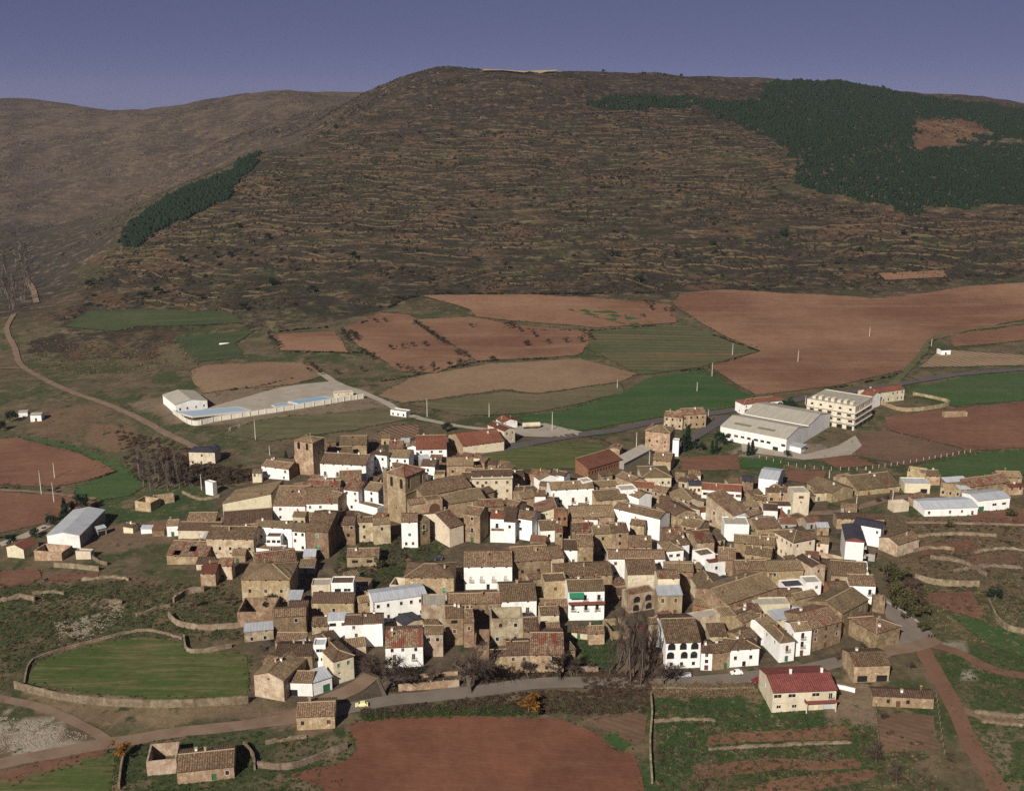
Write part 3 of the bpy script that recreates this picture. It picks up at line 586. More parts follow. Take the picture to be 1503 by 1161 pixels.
FOREST = [[(858,150),(900,142),(1000,140),(1060,150),(1110,150),(1130,120),(1250,124),(1390,150),(1440,150),(1503,160),(1800,190),(1800,300),(1503,302),(1420,300),(1330,315),(1300,300),(1180,278),(1165,270),(1180,245),(1150,215),(1080,180),(1020,158),(900,162)],
          [(180,350),(205,315),(275,275),(345,250),(375,228),(378,240),(330,290),(262,328),(205,358)]]
FW = [wpoly(f) for f in FOREST]; CLEAR = wpoly([(1340,178),(1385,172),(1440,178),(1450,196),(1410,212),(1345,226)]); CL2 = wpoly([(1440,205),(1503,208),(1560,212),(1560,218),(1503,214),(1440,212)])
def in_forest(X, Y):
    X = X + (fbm(X / 23, Y / 23, 3) - .5) * 34; Y = Y + (fbm(X / 23 + 60, Y / 23, 3) - .5) * 44
    return (inside(FW[0], X, Y) & ~inside(CLEAR, X, Y) & ~inside(CL2, X, Y)) | inside(FW[1], X, Y)
HILLP = wpoly([(40,520),(90,470),(150,380),(200,350),(380,245),(520,205),(850,185),(860,160),(1030,160),(1190,250),(1180,290),(1330,320),(1503,310),(1640,310),(1640,405),(1420,410),(1300,428),(1000,424),(900,432),(620,428),(560,455),(400,480),(380,470),(130,452),(95,478),(250,490),(250,530),(100,530)])
for L, row in lev_rows.items():
    ks = sorted(row); run = []
    for a, b in zip(ks, ks[1:] + [None]):
        X, Y, Z = row[a]; good = terr_ok(X, Y, Z, L) and bool(inside(HILLP, np.array([X]), np.array([Y]))[0]) and not bool(in_forest(np.array([X]), np.array([Y]))[0])
        if good: run.append((X, Y, Z))
        brk = (not good) or b is None or b != a + 1 or abs(row[b][1] - Y) > 10
        if brk:
            if len(run) > 2:
                k0 = len(bank_v); low = 1.0 if run[0][1] < 1180 else .7
                for i, (X, Y, Z) in enumerate(run):
                    tp = min(1, i / 2, (len(run) - 1 - i) / 2); hh = (.7 + .8 * float(vnoise(X / 6, L))) * low * (.35 + .65 * tp)
                    jy = (float(vnoise(X / 4 + 11, L)) - .5) * 1.2
                    bank_v += [(X, Y - .9 + jy, Z - .4), (X, Y - .1 + jy, Z + hh), (X, Y + 1.6 + 2.5 * float(vnoise(X / 9, L + 3)) + jy, Z + hh * .8)]
                    if i: q = k0 + 3 * i; bank_f += [(q - 3, q, q + 1, q - 2), (q - 2, q + 1, q + 2, q - 1)]
                    for _ in range(2 if Y < 1180 else 3):
                        if random.random() < .5: scrub.append((X + random.uniform(-2.5, 2.5), Y + random.uniform(-.5, 4.0), Z + hh * .6)); scrub_r.append(random.uniform(.6, 1.9))
            run = []
print('SCRUB', len(scrub)); bme = fastmesh('terrace_banks', bank_v, bank_f, ['bank_dry']); tag(link('terrace_banks', bme), 'dry grassy banks of old terraces across the hillside', 'terraces', kind='stuff')
hx = RNG.uniform(-1200, 1300, 150000); hy = RNG.uniform(900, 1900, 150000); hz = zat(hx, hy)
dens = fbm(hx / 55, hy / 30 + 4, 4); hmask = (inside(HILLP, hx, hy) | (hz > 130)) & ~in_forest(hx, hy) & (dens > .47) & (RNG.random(150000) < .7)
scr = np.c_[hx, hy, hz][hmask]; scr_r = RNG.uniform(.8, 1.9, len(scr)) * (1 + .9 * (RNG.random(len(scr)) < .06))
fx_ = RNG.uniform(-1400, -250, 22000); fy_ = RNG.uniform(1150, 2580, 22000); k = (fbm(fx_ / 90, fy_ / 90, 4) > .53); fs = np.c_[fx_, fy_, zat(fx_, fy_)][k]
cx_ = RNG.uniform(-1200, 1300, 14000); cy_ = RNG.uniform(920, 1800, 14000); k = inside(HILLP, cx_, cy_) & ~in_forest(cx_, cy_) & (fbm(cx_ / 38 + 80, cy_ / 22, 3) > .56) & (RNG.random(14000) < .5)
big_ = np.c_[cx_, cy_, zat(cx_, cy_)][k]; scatter('hillside_bushes', 'larger dark evergreen bushes clumped on the terraced hillside', 'bushes', big_, RNG.uniform(1.6, 3.4, len(big_)), BUSH[:2], 'hill_scrub', .8, .12)
allp = np.concatenate([np.array(scrub), scr, fs]); allr = np.r_[np.array(scrub_r), scr_r, RNG.uniform(.8, 2.0, len(fs))]
scatter('hillside_scrub', 'low dark scrub dotted over the terraced hillside', 'scrub', allp, allr, OCT, 'hill_scrub', .85, .25)
pts = []
for (w, n) in ((FW[0], 38000), (FW[1], 5000)):
    A = np.array(w); X = RNG.uniform(A[:, 0].min(), A[:, 0].max(), n * 5); Y = RNG.uniform(A[:, 1].min() - 20, min(A[:, 1].max(), 2500), n * 5); k = in_forest(X, Y) & ((fbm(X / 12, Y / 12 + 7, 2) > .33) | (RNG.random(n * 5) < .4)); pts.append(np.c_[X[k], Y[k]][:n])
pts = np.concatenate(pts); tz = ground(pts[:, 0], pts[:, 1])
def pines(name, label, k): scatter(name, label, 'forest', np.c_[pts, tz][k], RNG.uniform(1.1, 2.2, k.sum()) * (1 + .5 * (RNG.random(k.sum()) < .15)), CONE, 'pine_foliage', 2.0, .18, .15)
lf = pts[:, 0] < -150; pines('pine_forest', 'dark green pine plantation covering the upper hillside', ~lf); pines('pine_belt', 'narrow belt of dark pines down the hill shoulder', lf)
# rough ground near the village: tufts, brambles, rubble
def rough(name, label, cat, pp, n, mat, r0, r1, base=TUFT, zs=.8): 
    q = sample(pp, n); scatter(name, label, cat, q, RNG.uniform(r0, r1, len(q)), base, mat, zs, .1, .05)
HED = [((525,1043),(640,1031),(780,1015),(950,1013),(955,1045),(820,1048),(700,1044),(530,1053)), ((240,660),(345,690),(372,690),(375,705),(300,715),(240,700)), ((1300,830),(1345,850),(1370,905),(1330,890),(1300,862)), ((850,985),(960,990),(955,1020),(860,1015))]
rough('bramble_bank', 'brown bramble thicket along the bank below the road', 'brambles', HED[0], 750, 'bramble', .4, 1.15, BUSH)
rough('bramble_bank', 'brown leafless thicket on the slope under the pale villa', 'brambles', HED[1], 700, 'bramble', .9, 2.0, BUSH)
rough('thicket', 'leafless brown thicket at the foot of the tall bare poplars', 'brambles', HED[3], 260, 'bramble', .5, 1.2, BUSH)
rough('thicket', 'dark leafless thicket along the bank of the street bend', 'brambles', HED[2], 240, 'bramble', .6, 1.6, BUSH)
rough('roadside_scrub', 'brown leafless scrub on the verge above the lower road', 'brambles', [(560,1008),(690,994),(830,986),(900,983),(905,990),(780,995),(690,1003),(575,1016)], 200, 'bramble', .4, 1.1, BUSH)
rough('green_verge', 'bright green weeds between the bramble bank and red field', 'weeds', [(525,1046),(700,1035),(780,1030),(800,1048),(650,1052),(535,1058)], 900, 'green_tuft', .35, .9)
rough('reed_bed', 'straw coloured reeds along the roadside bank', 'reeds', [(955,1003),(1105,1003),(1112,1020),(960,1024)], 800, 'reed', .6, 1.2)
rough('rough_grass', 'tufts of rough green grass on waste ground', 'grass', [(0,860),(340,860),(360,940),(130,935),(0,1000)], 2200, 'green_tuft', .25, .7); rough('dry_grass', 'tufts of dry straw coloured grass around the village', 'grass', [(0,850),(350,850),(360,935),(60,960),(0,1060)], 1400, 'dry_tuft', .25, .7)
rough('rough_grass', 'green weeds on terraced garden plots below the red roofed villa', 'grass', [(955,1025),(1110,1025),(1280,1065),(1300,1161),(1150,1200),(950,1200)], 2600, 'green_tuft', .25, .75); rough('dry_grass', 'dry weeds between garden plots below the red roofed villa', 'grass', [(955,1040),(1290,1060),(1400,1120),(1400,1200),(960,1200)], 900, 'dry_tuft', .25, .8)
rough('rough_grass', 'green tufts on the open ground past the dirt track fork', 'grass', [(1375,965),(1503,955),(1560,1180),(1470,1180),(1400,1050)], 1500, 'green_tuft', .25, .8); rough('dry_grass', 'dry weeds over the garden terraces of the east edge', 'grass', [(1290,760),(1503,740),(1503,960),(1380,930),(1330,860)], 2200, 'dry_tuft', .3, .9)
rough('rough_grass', 'green weeds around the ruined barn', 'grass', [(150,1095),(350,1070),(520,1090),(500,1150),(400,1200),(160,1200)], 1300, 'green_tuft', .25, .7); rough('rubble_heap', 'pale limestone rubble spread over the waste ground slope', 'rubble', [(0,1050),(70,1060),(140,1082),(60,1095),(0,1105)], 900, 'rubble', .12, .38, ICO, .5); rough('rubble_heap', 'pale rubble tipped on the grass above the walled field', 'rubble', [(80,912),(142,908),(185,885),(180,905),(140,938),(88,940)], 420, 'rubble', .12, .45, ICO, .5)
rough('streamside_scrub', 'mixed scrub along the stream below the poplars', 'scrub', [(170,632),(230,640),(320,672),(240,720),(190,700)], 380, 'bramble', .5, 1.4, BUSH[:1]); rough('field_scrub', 'dry scrub on the low terraces above the white hall', 'scrub', [(40,500),(280,500),(300,540),(160,560),(60,540)], 700, 'dry_tuft', .6, 1.5)
rough('hollow_brambles', 'brown brambles in the green hollow below the church', 'brambles', [(500,795),(560,782),(655,800),(640,828),(600,868),(522,868),(492,840)], 220, 'bramble', .4, 1.2, BUSH); rough('hollow_weeds', 'green weeds in the hollow below the church', 'weeds', [(500,795),(560,782),(655,800),(640,828),(600,868),(522,868),(492,840)], 500, 'green_tuft', .3, .9)
rough('garden_weeds', 'weeds and brambles in the walled garden beside the poplars', 'weeds', [(835,925),(905,905),(905,985),(840,985)], 300, 'green_tuft', .3, .9)
rough('waste_brambles', 'brown brambles on waste ground west of the village', 'brambles', [(0,855),(345,850),(360,935),(200,920),(60,955),(0,990)], 260, 'bramble', .4, 1.1, BUSH[:1]); rough('plot_brambles', 'brown brambles along the plots below the villa', 'brambles', [(955,1030),(1280,1065),(1400,1100),(1400,1180),(960,1180)], 320, 'bramble', .35, 1.0, BUSH[:1]); rough('terrace_brambles', 'brown brambles on the east garden terraces', 'brambles', [(1330,765),(1503,760),(1503,900),(1380,900),(1330,850)], 420, 'bramble', .35, 1.0, BUSH[:1])
def hedge(label, pp, mat, r0, r1, gap=1.6, nm='hedgerow'):
    c = spline(pp, gap); q = [(p.x + random.uniform(-1, 1), p.y + random.uniform(-1, 1), float(zat(p.x, p.y))) for p in c if random.random() < .85 and float(vnoise(p.x / 15, p.y / 15)) > .38]
    scatter(nm, label, 'hedgerow', q, RNG.uniform(r0, r1, len(q)), BUSH[:1], mat, .9, .1, .05)
for lb, pp, mt, r0, r1 in [('hedge curving round the large red field', [(985,452),(990,470),(1020,485),(1060,497),(1112,516)], 'hill_scrub', .8, 1.8), ('hedge between red field and striped green field', [(1115,517),(1040,540),(1000,545)], 'hill_scrub', .5, 1.2), ('scrub line under the large red field beside the road', [(1110,582),(1220,570),(1330,545),(1370,500)], 'hill_scrub', .6, 1.4),
  ('hedge between the red and tan upper fields', [(560,560),(600,553),(660,540),(720,530),(850,524)], 'hill_scrub', .6, 1.3), ('hedge across the red fields', [(740,482),(860,486),(990,476)], 'hill_scrub', .7, 1.5), ('scrub on the edge under the terraced hill', [(390,490),(440,484),(520,478),(560,458),(620,434),(780,432),(990,430)], 'hill_scrub', .8, 2.2),
  ('dark hedge between the two red fields by the stream', [(85,717),(120,708),(170,694)], 'hill_scrub', .6, 1.4), ('hedge over the lower red field by the stream', [(0,716),(60,717),(90,722)], 'bramble', .5, 1.0), ('scrub line by the lane under the red field', [(0,790),(50,780),(90,765)], 'hill_scrub', .6, 1.3), ('scrub between the crop and the tan field', [(410,518),(470,517),(530,518)], 'hill_scrub', .7, 1.5),
  ('hedge beside the road through the green crop', [(830,640),(880,645),(900,655)], 'bramble', .6, 1.2), ('hedge under the far right road', [(1330,560),(1400,548),(1503,540)], 'bramble', .6, 1.3), ('scrub edge of the tan field', [(340,572),(390,565),(430,556)], 'hill_scrub', .7, 1.4), ('low hedge along the ploughed strip', [(1250,668),(1330,688),(1440,664)], 'bramble', .4, .9)]:
    hedge(lb, pp, mt, r0, r1)

mg = {'green_tuft': [], 'dry_tuft': []}
for nm, mt, pp in FIELDS:
    w = wpoly(pp); n = len(w)
    for i in range(n):
        a = Vector(w[i]); b = Vector(w[(i + 1) % n]); gp_ = max(1.0, a.y * .0035)
        for j in range(int((b - a).length / gp_)):
            q = a.lerp(b, (j + random.random()) * gp_ / max((b - a).length, .01)) + Vector((random.gauss(0, .7), random.gauss(0, .7))) * (.7 + a.y / 700)
            if random.random() < .75: mg['green_tuft' if random.random() < .6 else 'dry_tuft'].append((q.x, q.y, float(zat(q.x, q.y)) + .0005 * q.y))
for k_, v_ in mg.items():
    r_ = np.array([random.uniform(.25, .6) * (.6 + p[1] / 650) for p in v_]); scatter('field_margin', 'weedy green tufts along the field margins' if k_[0] == 'g' else 'dry straw tufts along the field margins', 'grass', v_, r_, TUFT, k_, .7, .1, .05)

# ------------------------------------------------------------------ buildings
ZONES = dict(A=(220,620,5.01), B=(480,620,5.01), C=(740,620,5.01), D=(1000,620,5.01), E=(330,820,5.01), F=(590,820,5.01), G=(850,820,5.01), H=(1080,820,5.01),
             R=(1203,640,5.01), L=(0,640,5.01), N=(1040,440,3.246), T=(720,400,3.757), K=(380,400,3.757), J=(0,380,3.745), Q=(0,850,3.7325), W=(0,0,1.0))
WALLS = dict(w='whitewash', c='cream_render', t='tan_plaster', s='brown_stone', p='patchy_plaster', g='grey_cement', k='brick', o='concrete')
WWORD = dict(w='white', c='cream', t='tan', s='brown stone', p='patchy plaster', g='grey', k='brick', o='concrete')
ROOFS = dict(b='brown_tiles', t='tan_tiles', d='dark_tiles', r='red_tiles', m='mottled_tiles', f='fibre_sheet', n='slate_sheet', o='orange_tiles', v='villa_tiles', u='rust_sheet', y='warm_sheet')
RWORD = dict(b='brown tiled', t='tan tiled', d='dark tiled', r='red tiled', m='mottled red tiled', f='pale sheet', n='black slate', o='orange tiled', v='plain red', u='rusty sheet', y='grey sheet')
TWORD = dict(g='gable roof', h='hipped roof', s='lean-to roof', x='end gable roof', f='flat roof', m='sloping roof', r='walls and no roof')
OPN = dict(w=(1.05, 1.4), s=(.7, .62), b=(1.15, 2.1), d=(1.25, 2.15), g=(3.0, 2.6), o=(3.4, 2.3), a=(2.5, 2.6), l=(1.5, 1.2), t=(1.1, 1.7), v=(2.3, 1.3), A=(1.5, 4.4), P=(5.2, 10.5))
_cache = {}
def shared(key, fn):
    if key not in _cache: _cache[key] = fn()
    return _cache[key]
def win_mesh(kind, w, h, style):
    def make():
        mb = MB(); fr = .07
        pane, frame = {'dark': ('pane', 'wood_brown'), 'white': ('pane', 'frame_white'), 'brown': ('wood_brown', 'wood_brown'), 'green': ('shut_green', 'wood_green'), 'blank': ('pane', 'pane'), 'grey': ('paint_grey', 'frame_white'), 'dgreen': ('wood_green', 'wood_green'), 'tan': ('slab', 'frame_white'), 'rust': ('red_slab', 'wood_brown')}[style.rstrip('+')]
        mb.box(fr, .02, fr, w - fr, .05, h - fr, 0)
        for x0, z0, x1, z1 in ((0, 0, fr, h), (w - fr, 0, w, h), (fr, 0, w - fr, fr), (fr, h - fr, w - fr, h)): mb.box(x0, 0, z0, x1, .06, z1, 1)
        if style.endswith('+'):
            for x0, z0, x1, z1 in ((-.16, -.12, 0, h + .16), (w, -.12, w + .16, h + .16), (0, h, w, h + .16), (0, -.12, w, 0)): mb.box(x0, -.235, z0, x1, -.203, z1, 2)
        if kind in 'wbtlv': mb.box(w / 2 - .03, 0, fr, w / 2 + .03, .055, h - fr, 1)
        return mb.mesh('window', [pane, frame, 'slab'])
    return shared((kind, round(w, 2), round(h, 2), style), make)
def sill_mesh(w):
    def make(): mb = MB(); mb.box(-.12, -.1, -.1, w + .12, -.003, -.015); return mb.mesh('sill', ['slab'])
    return shared(('sill', round(w, 2)), make)
def balcony_mesh(w, col='iron'):
    def make():
        mb = MB(); mb.box(-.35, -.75, -.14, w + .35, -.003, 0, 0)
        for i in range(int((w + .7) / .16) + 1): mb.box(-.34 + i * .16, -.74, 0, -.315 + i * .16, -.715, .95, 1)
        mb.box(-.35, -.75, .93, w + .35, -.70, .99, 1); mb.box(-.35, -.7, .93, -.3, -.003, .99, 1); mb.box(w + .3, -.7, .93, w + .35, -.003, .99, 1)
        return mb.mesh('balcony', ['slab', col])
    return shared(('balc', round(w, 2), col), make)
def chimney_mesh(k):
    def make():
        mb = MB(); w, h = [(.55, 1.1), (.7, .9), (.5, 1.4)][k]; mb.box(-w/2, -w/2, -1.0, w/2, w/2, h, 0); mb.box(-w/2-.1, -w/2-.1, h+.12, w/2+.1, w/2+.1, h+.24, 1); mb.box(-w/2+.05, -w/2+.05, h, w/2-.05, w/2-.05, h+.12, 2)
        return mb.mesh('chimney', [['patchy_plaster', 'whitewash', 'brick'][k], 'ridge_mortar', 'iron'])
    return shared(('chim', k), make)
def facade(mb, o, u, w, z0, z1, ops, inn, mi=0, dep=.24):
    """a wall plane from o along u, with real openings cut in it; inn points into the house"""
    xs = sorted({0, w, *[q for a in ops for q in (a[0], a[1])]}); zs = sorted({z0, z1, *[q for a in ops for q in (a[2], a[3])]})
    pt = lambda x, z, d=0: (o[0] + u[0] * x + inn[0] * d, o[1] + u[1] * x + inn[1] * d, z)
    for xa, xb in zip(xs, xs[1:]):
        for za, zb in zip(zs, zs[1:]):
            cx, cz = (xa + xb) / 2, (za + zb) / 2
            if any(a[0] < cx < a[1] and a[2] < cz < a[3] for a in ops): continue
            mb.face([pt(xa, za), pt(xb, za), pt(xb, zb), pt(xa, zb)], mi)
    for a in ops:
        x0, x1, b0, b1 = a[:4]
        for p, q in (((x0, b0), (x1, b0)), ((x1, b0), (x1, b1)), ((x1, b1), (x0, b1)), ((x0, b1), (x0, b0))):
            mb.face([pt(*p), pt(*q), pt(*q, dep), pt(*p, dep)], mi)
        if a[4] in 'aAP': # spandrels make the head round
            r = (x1 - x0) / 2; cx = (x0 + x1) / 2; cz = b1 - r
            for s in (-1, 1):
                arc = [(cx + s * r * math.cos(t), cz + r * math.sin(t)) for t in [k * math.pi / 10 for k in range(6)]]
                for d in (0.0, dep - .02): mb.face([pt(cx + s * r, b1, d)] + [pt(p[0], p[1], d) for p in arc], mi)
def parse_rows(rows):
    return [[(c, int(n or 1)) for c, n in re.findall(r'([a-zA-Z])(\d*)', r)] for r in rows.split('/')] if rows and rows != '-' else []
def openings(rows, w, h, rnd, z0=0.0):
    R = parse_rows(rows); out = []
    if not R: return out
    sh = h / len(R); top = h
    for ri, row in enumerate(R):
        seq = [c for c, n in row for _ in range(n) if c != 'z' or True]; seq = [c for c in seq]
        n = len(seq); 
        for i, c in enumerate(seq):
            if c == 'z': continue
            ow, oh = OPN[c]; cx = w * (i + .5) / n + rnd.uniform(-.12, .12) * w / n * (n > 1); ow = min(ow * rnd.uniform(.92, 1.1), w / n * .8)
            base = h - (ri + 1) * sh
            zb = base + (.05 if c in 'dgoP' and ri == len(R) - 1 else .12 if c in 'b' else (sh - oh) * (.72 if c == 's' else .5))
            oh = min(oh, sh * .86) if c != 'P' else oh; zb = zb if c != 'P' else max(h - oh - 1.2, .05); zb = max(zb, base + .04) if c != 'P' else zb; zt = min(zb + oh, h - .12)
            if c == 's': zt = min(base + sh - .25, h - .25); zb = zt - oh
            out.append((round(max(cx - ow / 2, .15), 3), round(min(cx + ow / 2, w - .15), 3), round(zb, 3), round(zt, 3), c))
    return out
HOUSES = []
def house(zone, typ, x1, y1, x2, y2, h, dy, wl='t', rf='b', rows='', d=None, h2=None, left='', right='', lw=None, rw=None, name='house', cat='house', feat=None, label=None, style=None, chim=None, over=.35, pitch=.34, group=None, holes=False, lm=None, fz=.0):
    ox, oy, k = ZONES[zone]; rnd = random.Random(len(HOUSES) * 7 + 5)
    if rf == 'b' and not feat and not label: rf = rnd.choice('bbbbbttddm')
    if typ in 'gh' and wl in 'wtspc' and h > 5.2 and name == 'house' and not label:
        if not left and rnd.random() < .55: left = rnd.choice(['s1z1/w1z1', 'w2/z', 'z1w1/w1z1', 's2/w1'])
        if not right and rnd.random() < .55: right = rnd.choice(['s1z1/w1z1', 'w2/z', 'z1w1/w1z1', 's2/w1'])
    px1, py1, px2, py2 = ox + x1 / k, oy + y1 / k, ox + x2 / k, oy + y2 / k
    a = P(px1, py1, h); b = P(px2, py2, h); v = Vector((b.x - a.x, b.y - a.y)); w = max(v.length, 1.5); u = v / w
    s, dep = scale_at(a); rise_dy = dy / k / s
    tp = pitch if rf not in 'fny' else min(pitch, .2)
    if d is None:
        dd = rise_dy / (math.sin(dep) + tp * math.cos(dep)); d = dd * 2 if typ in 'gh' else dd
        d = min(max(d, 4.5 if typ in 'gh' else 2.5), 26 if typ in 'gh' else 14)
    if typ == 'f' and not dy and d is None: d = 8
    z0 = min(a.z, b.z); zt = (a.z + b.z) / 2 + h; hh = zt - z0
    root = link(name, None, loc=(a.x, a.y, z0), rotz=math.atan2(u.y, u.x)); root.empty_display_size = 1
    HOUSES.append(dict(root=root, c=Vector((a.x + b.x, a.y + b.y)) / 2 + Vector((-u.y, u.x)) * d / 2, wl=wl, rf=rf, typ=typ, rows=rows, feat=feat, label=label, cat=cat, h=h, w=w, d=d, name=name, group=group, lm=lm, u=u, a=a))
    wm, rm = WALLS[wl], ROOFS[rf]; H = hh; hb = -2.5
    opf = openings(rows, w, H, rnd); opl = openings(left, d, H, rnd); opr = openings(right, d, H, rnd)
    if typ == 'm': H2 = h2
    mb = MB(); wi = [wm, WALLS[lw or wl], WALLS[rw or wl]]
    facade(mb, (0, 0), (1, 0), w, hb, H, opf, (0, 1), 0)
    facade(mb, (0, d), (0, -1), d, hb, H, opl, (1, 0), 1); facade(mb, (w, 0), (0, 1), d, hb, H, opr, (-1, 0), 2)
    mb.face([(0, d, hb), (w, d, hb), (w, d, H), (0, d, H)], 0)
    ov = over; th = .2; planes = []
    if typ == 'g':
        r = d / 2 * tp; planes = [[(-.15, -ov, H - ov * tp), (w + .15, -ov, H - ov * tp), (w + .15, d / 2, H + r), (-.15, d / 2, H + r)], [(w + .15, d + ov, H - ov * tp), (-.15, d + ov, H - ov * tp), (-.15, d / 2, H + r), (w + .15, d / 2, H + r)]]
        mb.face([(0, 0, H), (0, d, H), (0, d / 2, H + r)], 1); mb.face([(w, 0, H), (w, d, H), (w, d / 2, H + r)], 2); ridge = [[(-.1, d / 2, H + r), (w + .1, d / 2, H + r)]]
    elif typ == 'x':
        r = w / 2 * tp; planes = [[(-ov, d + .15, H - ov * tp), (-ov, -.15, H - ov * tp), (w / 2, -.15, H + r), (w / 2, d + .15, H + r)], [(w + ov, -.15, H - ov * tp), (w + ov, d + .15, H - ov * tp), (w / 2, d + .15, H + r), (w / 2, -.15, H + r)]]
        mb.face([(0, 0, H), (w, 0, H), (w / 2, 0, H + r)], 0); mb.face([(0, d, H), (w, d, H), (w / 2, d, H + r)], 0); ridge = [[(w / 2, -.1, H + r), (w / 2, d + .1, H + r)]]
    elif typ == 'h':
        q = min(w, d) / 2; r = q * tp; e = ov * tp; A_, B_, C_, D_ = (-ov, -ov, H - e), (w + ov, -ov, H - e), (w + ov, d + ov, H - e), (-ov, d + ov, H - e)
        if w >= d: p1, p2 = (q, d / 2, H + r), (w - q + .01, d / 2, H + r); planes = [[A_, B_, p2, p1], [C_, D_, p1, p2], [D_, A_, p1, p1], [B_, C_, p2, p2]]
        else: p1, p2 = (w / 2, q, H + r), (w / 2, d - q + .01, H + r); planes = [[A_, B_, p1, p1], [C_, D_, p2, p2], [D_, A_, p1, p2], [B_, C_, p2, p1]]
        ridge = [[p1, p2], [A_, p1], [B_, p1 if w < d else p2], [D_, p2 if w < d else p1], [C_, p2]]
    elif typ == 's':
        r = d * tp; planes = [[(-.15, -ov, H - ov * tp), (w + .15, -ov, H - ov * tp), (w + .15, d + .1, H + r), (-.15, d + .1, H + r)]]; ridge = [[(-.1, d, H + r), (w + .1, d, H + r)]]
        mb.face([(0, 0, H), (0, d, H), (0, d, H + r)], 1); mb.face([(w, 0, H), (w, d, H), (w, d, H + r)], 2); mb.face([(0, d, H), (w, d, H), (w, d, H + r), (0, d, H + r)], 0)
    elif typ == 'm':   # slope sideways: left edge at H, right edge at h2
        tpm = (h2 - H) / w; planes = [[(-ov, d + .15, H - ov * tpm), (-ov, -.2, H - ov * tpm), (w + .1, -.2, h2), (w + .1, d + .15, h2)]]; ridge = [[(w, -.1, h2), (w, d, h2)]]
        for yy_ in (0, d): mb.face([(0, yy_, H), (w, yy_, H), (w, yy_, h2)], 0)
        mb.face([(w, 0, H), (w, d, H), (w, d, h2), (w, 0, h2)], 2)
    elif typ == 'f':
        t = .3; ridge = []
        for bx in ((0, 0, w, t), (0, d - t, w, d), (0, t, t, d - t), (w - t, t, w, d - t)): mb.box(bx[0], bx[1], H + .003, bx[2], bx[3], H + .55, 0)
        planes = [[(t + .003, t + .003, H + .02), (w - t - .003, t + .003, H + .02), (w - t - .003, d - t - .003, H + .1), (t + .003, d - t - .003, H + .1)]]; th = .1
    else:
        ridge = []
        t = .5; mb.face([(t, t, hb), (w - t, t, hb), (w - t, t, H), (t, t, H)], 0); mb.face([(0, 0, H), (w, 0, H), (w - t, t, H), (t, t, H)], 0)
        mb.face([(t, t, hb), (t, d - t, hb), (t, d - t, H), (t, t, H)], 0); mb.face([(w - t, t, hb), (w - t, d - t, hb), (w - t, d - t, H), (w - t, t, H)], 0); mb.face([(t, d - t, hb), (w - t, d - t, hb), (w - t, d - t, H), (t, d - t, H)], 0)
        mb.face([(0, 0, H), (t, t, H), (t, d - t, H), (0, d, H)], 0); mb.face([(w, 0, H), (w - t, t, H), (w - t, d - t, H), (w, d, H)], 0); mb.face([(0, d, H), (w, d, H), (w - t, d - t, H), (t, d - t, H)], 0)
    link('wall', mb.mesh('wall', wi), root)
    roof = None
    if planes:
        rb = MB(); sag = .11 if rf in 'btdm' else .0
        for pl in planes:
            a0, b0, c0, d0 = [Vector(q) for q in pl]; lu = max((b0 - a0).length, (c0 - d0).length); lv = max((d0 - a0).length, .1); n_u = max(1, min(8, int(lu / 2.5))); n_v = max(1, min(4, int(lv / 2.5)))
            if rf not in 'btdm': n_u = n_v = 1
            nrm = (b0 - a0).cross(d0 - a0).normalized(); nrm = nrm if nrm.z > 0 else -nrm; o_ = rnd.uniform(0, 90)
            G = [[a0.lerp(b0, i / n_u).lerp(d0.lerp(c0, i / n_u), j / n_v) + nrm * (.1 + (rnd.gauss(0, sag) if 0 < i < n_u and 0 < j < n_v else rnd.gauss(0, sag * .4) if sag and 0 < i < n_u and j == 0 else 0)) for i in range(n_u + 1)] for j in range(n_v + 1)]
            for j in range(n_v):
                for i in range(n_u):
                    if holes and typ != 'f' and rnd.random() < .16 and 0 < i < n_u - 1: continue
                    qd = [G[j][i], G[j][i + 1], G[j + 1][i + 1], G[j + 1][i]]; uvq = [((i + ii) / n_u * lu + o_, (j + jj) / n_v * lv) for ii, jj in ((0, 0), (1, 0), (1, 1), (0, 1))]
                    if (qd[2] - qd[3]).length < 1e-4: qd, uvq = qd[:3], uvq[:3]
                    rb.face(qd, 0, uvq)
            if typ != 'f':
                lo = [q - nrm * th for q in (G[0][0], G[0][n_u])]; rb.face([G[0][0], lo[0], lo[1], G[0][n_u]], 1, [(0, 0)] * 4)
                for e0, e1 in ((G[0][0], G[n_v][0]), (G[0][n_u], G[n_v][n_u])):
                    if typ in 'gxsm': rb.face([e0, e1, e1 - nrm * th, e0 - nrm * th], 1, [(0, 0)] * 4)
                hi = [q - nrm * th for q in (G[n_v][n_u], G[n_v][0])]
                if (hi[0] - hi[1]).length > 1e-3 and not holes: rb.face([lo[0], lo[1], hi[0], hi[1]], 1, [(0, 0)] * 4)
        roof = link('roof', rb.mesh('roof', [rm, 'wood_brown' if rf in 'btdmro' else rm]), root)
        if rf in 'btdmro' and ridge:
            for e0, e1 in ridge:
                if (Vector(e1) - Vector(e0)).length < .5: continue
                cb = MB(); up = Vector((0, 0, .12)); cb.tube([Vector(e0) + up, Vector(e1) + up], [.17, .17], 5); link('ridge_cap', cb.mesh('ridge_cap', ['ridge_mortar' if rnd.random() < .6 else rm]), roof)
        nch = chim if chim is not None else (rnd.random() < .85) + (rnd.random() < .4)
        if typ in 'ghx' and rf in 'btdmrov':
            for _ in range(nch):
                cx, cy = rnd.uniform(.15, .85) * w, rnd.uniform(.3, .7) * d
                hz_ = H + tp * (min(cy, d - cy) if typ == 'g' else min(cx, w - cx) if typ == 'x' else min(cx, w - cx, cy, d - cy)); link('chimney', chimney_mesh(rnd.randrange(3)), roof, (cx, cy, hz_))
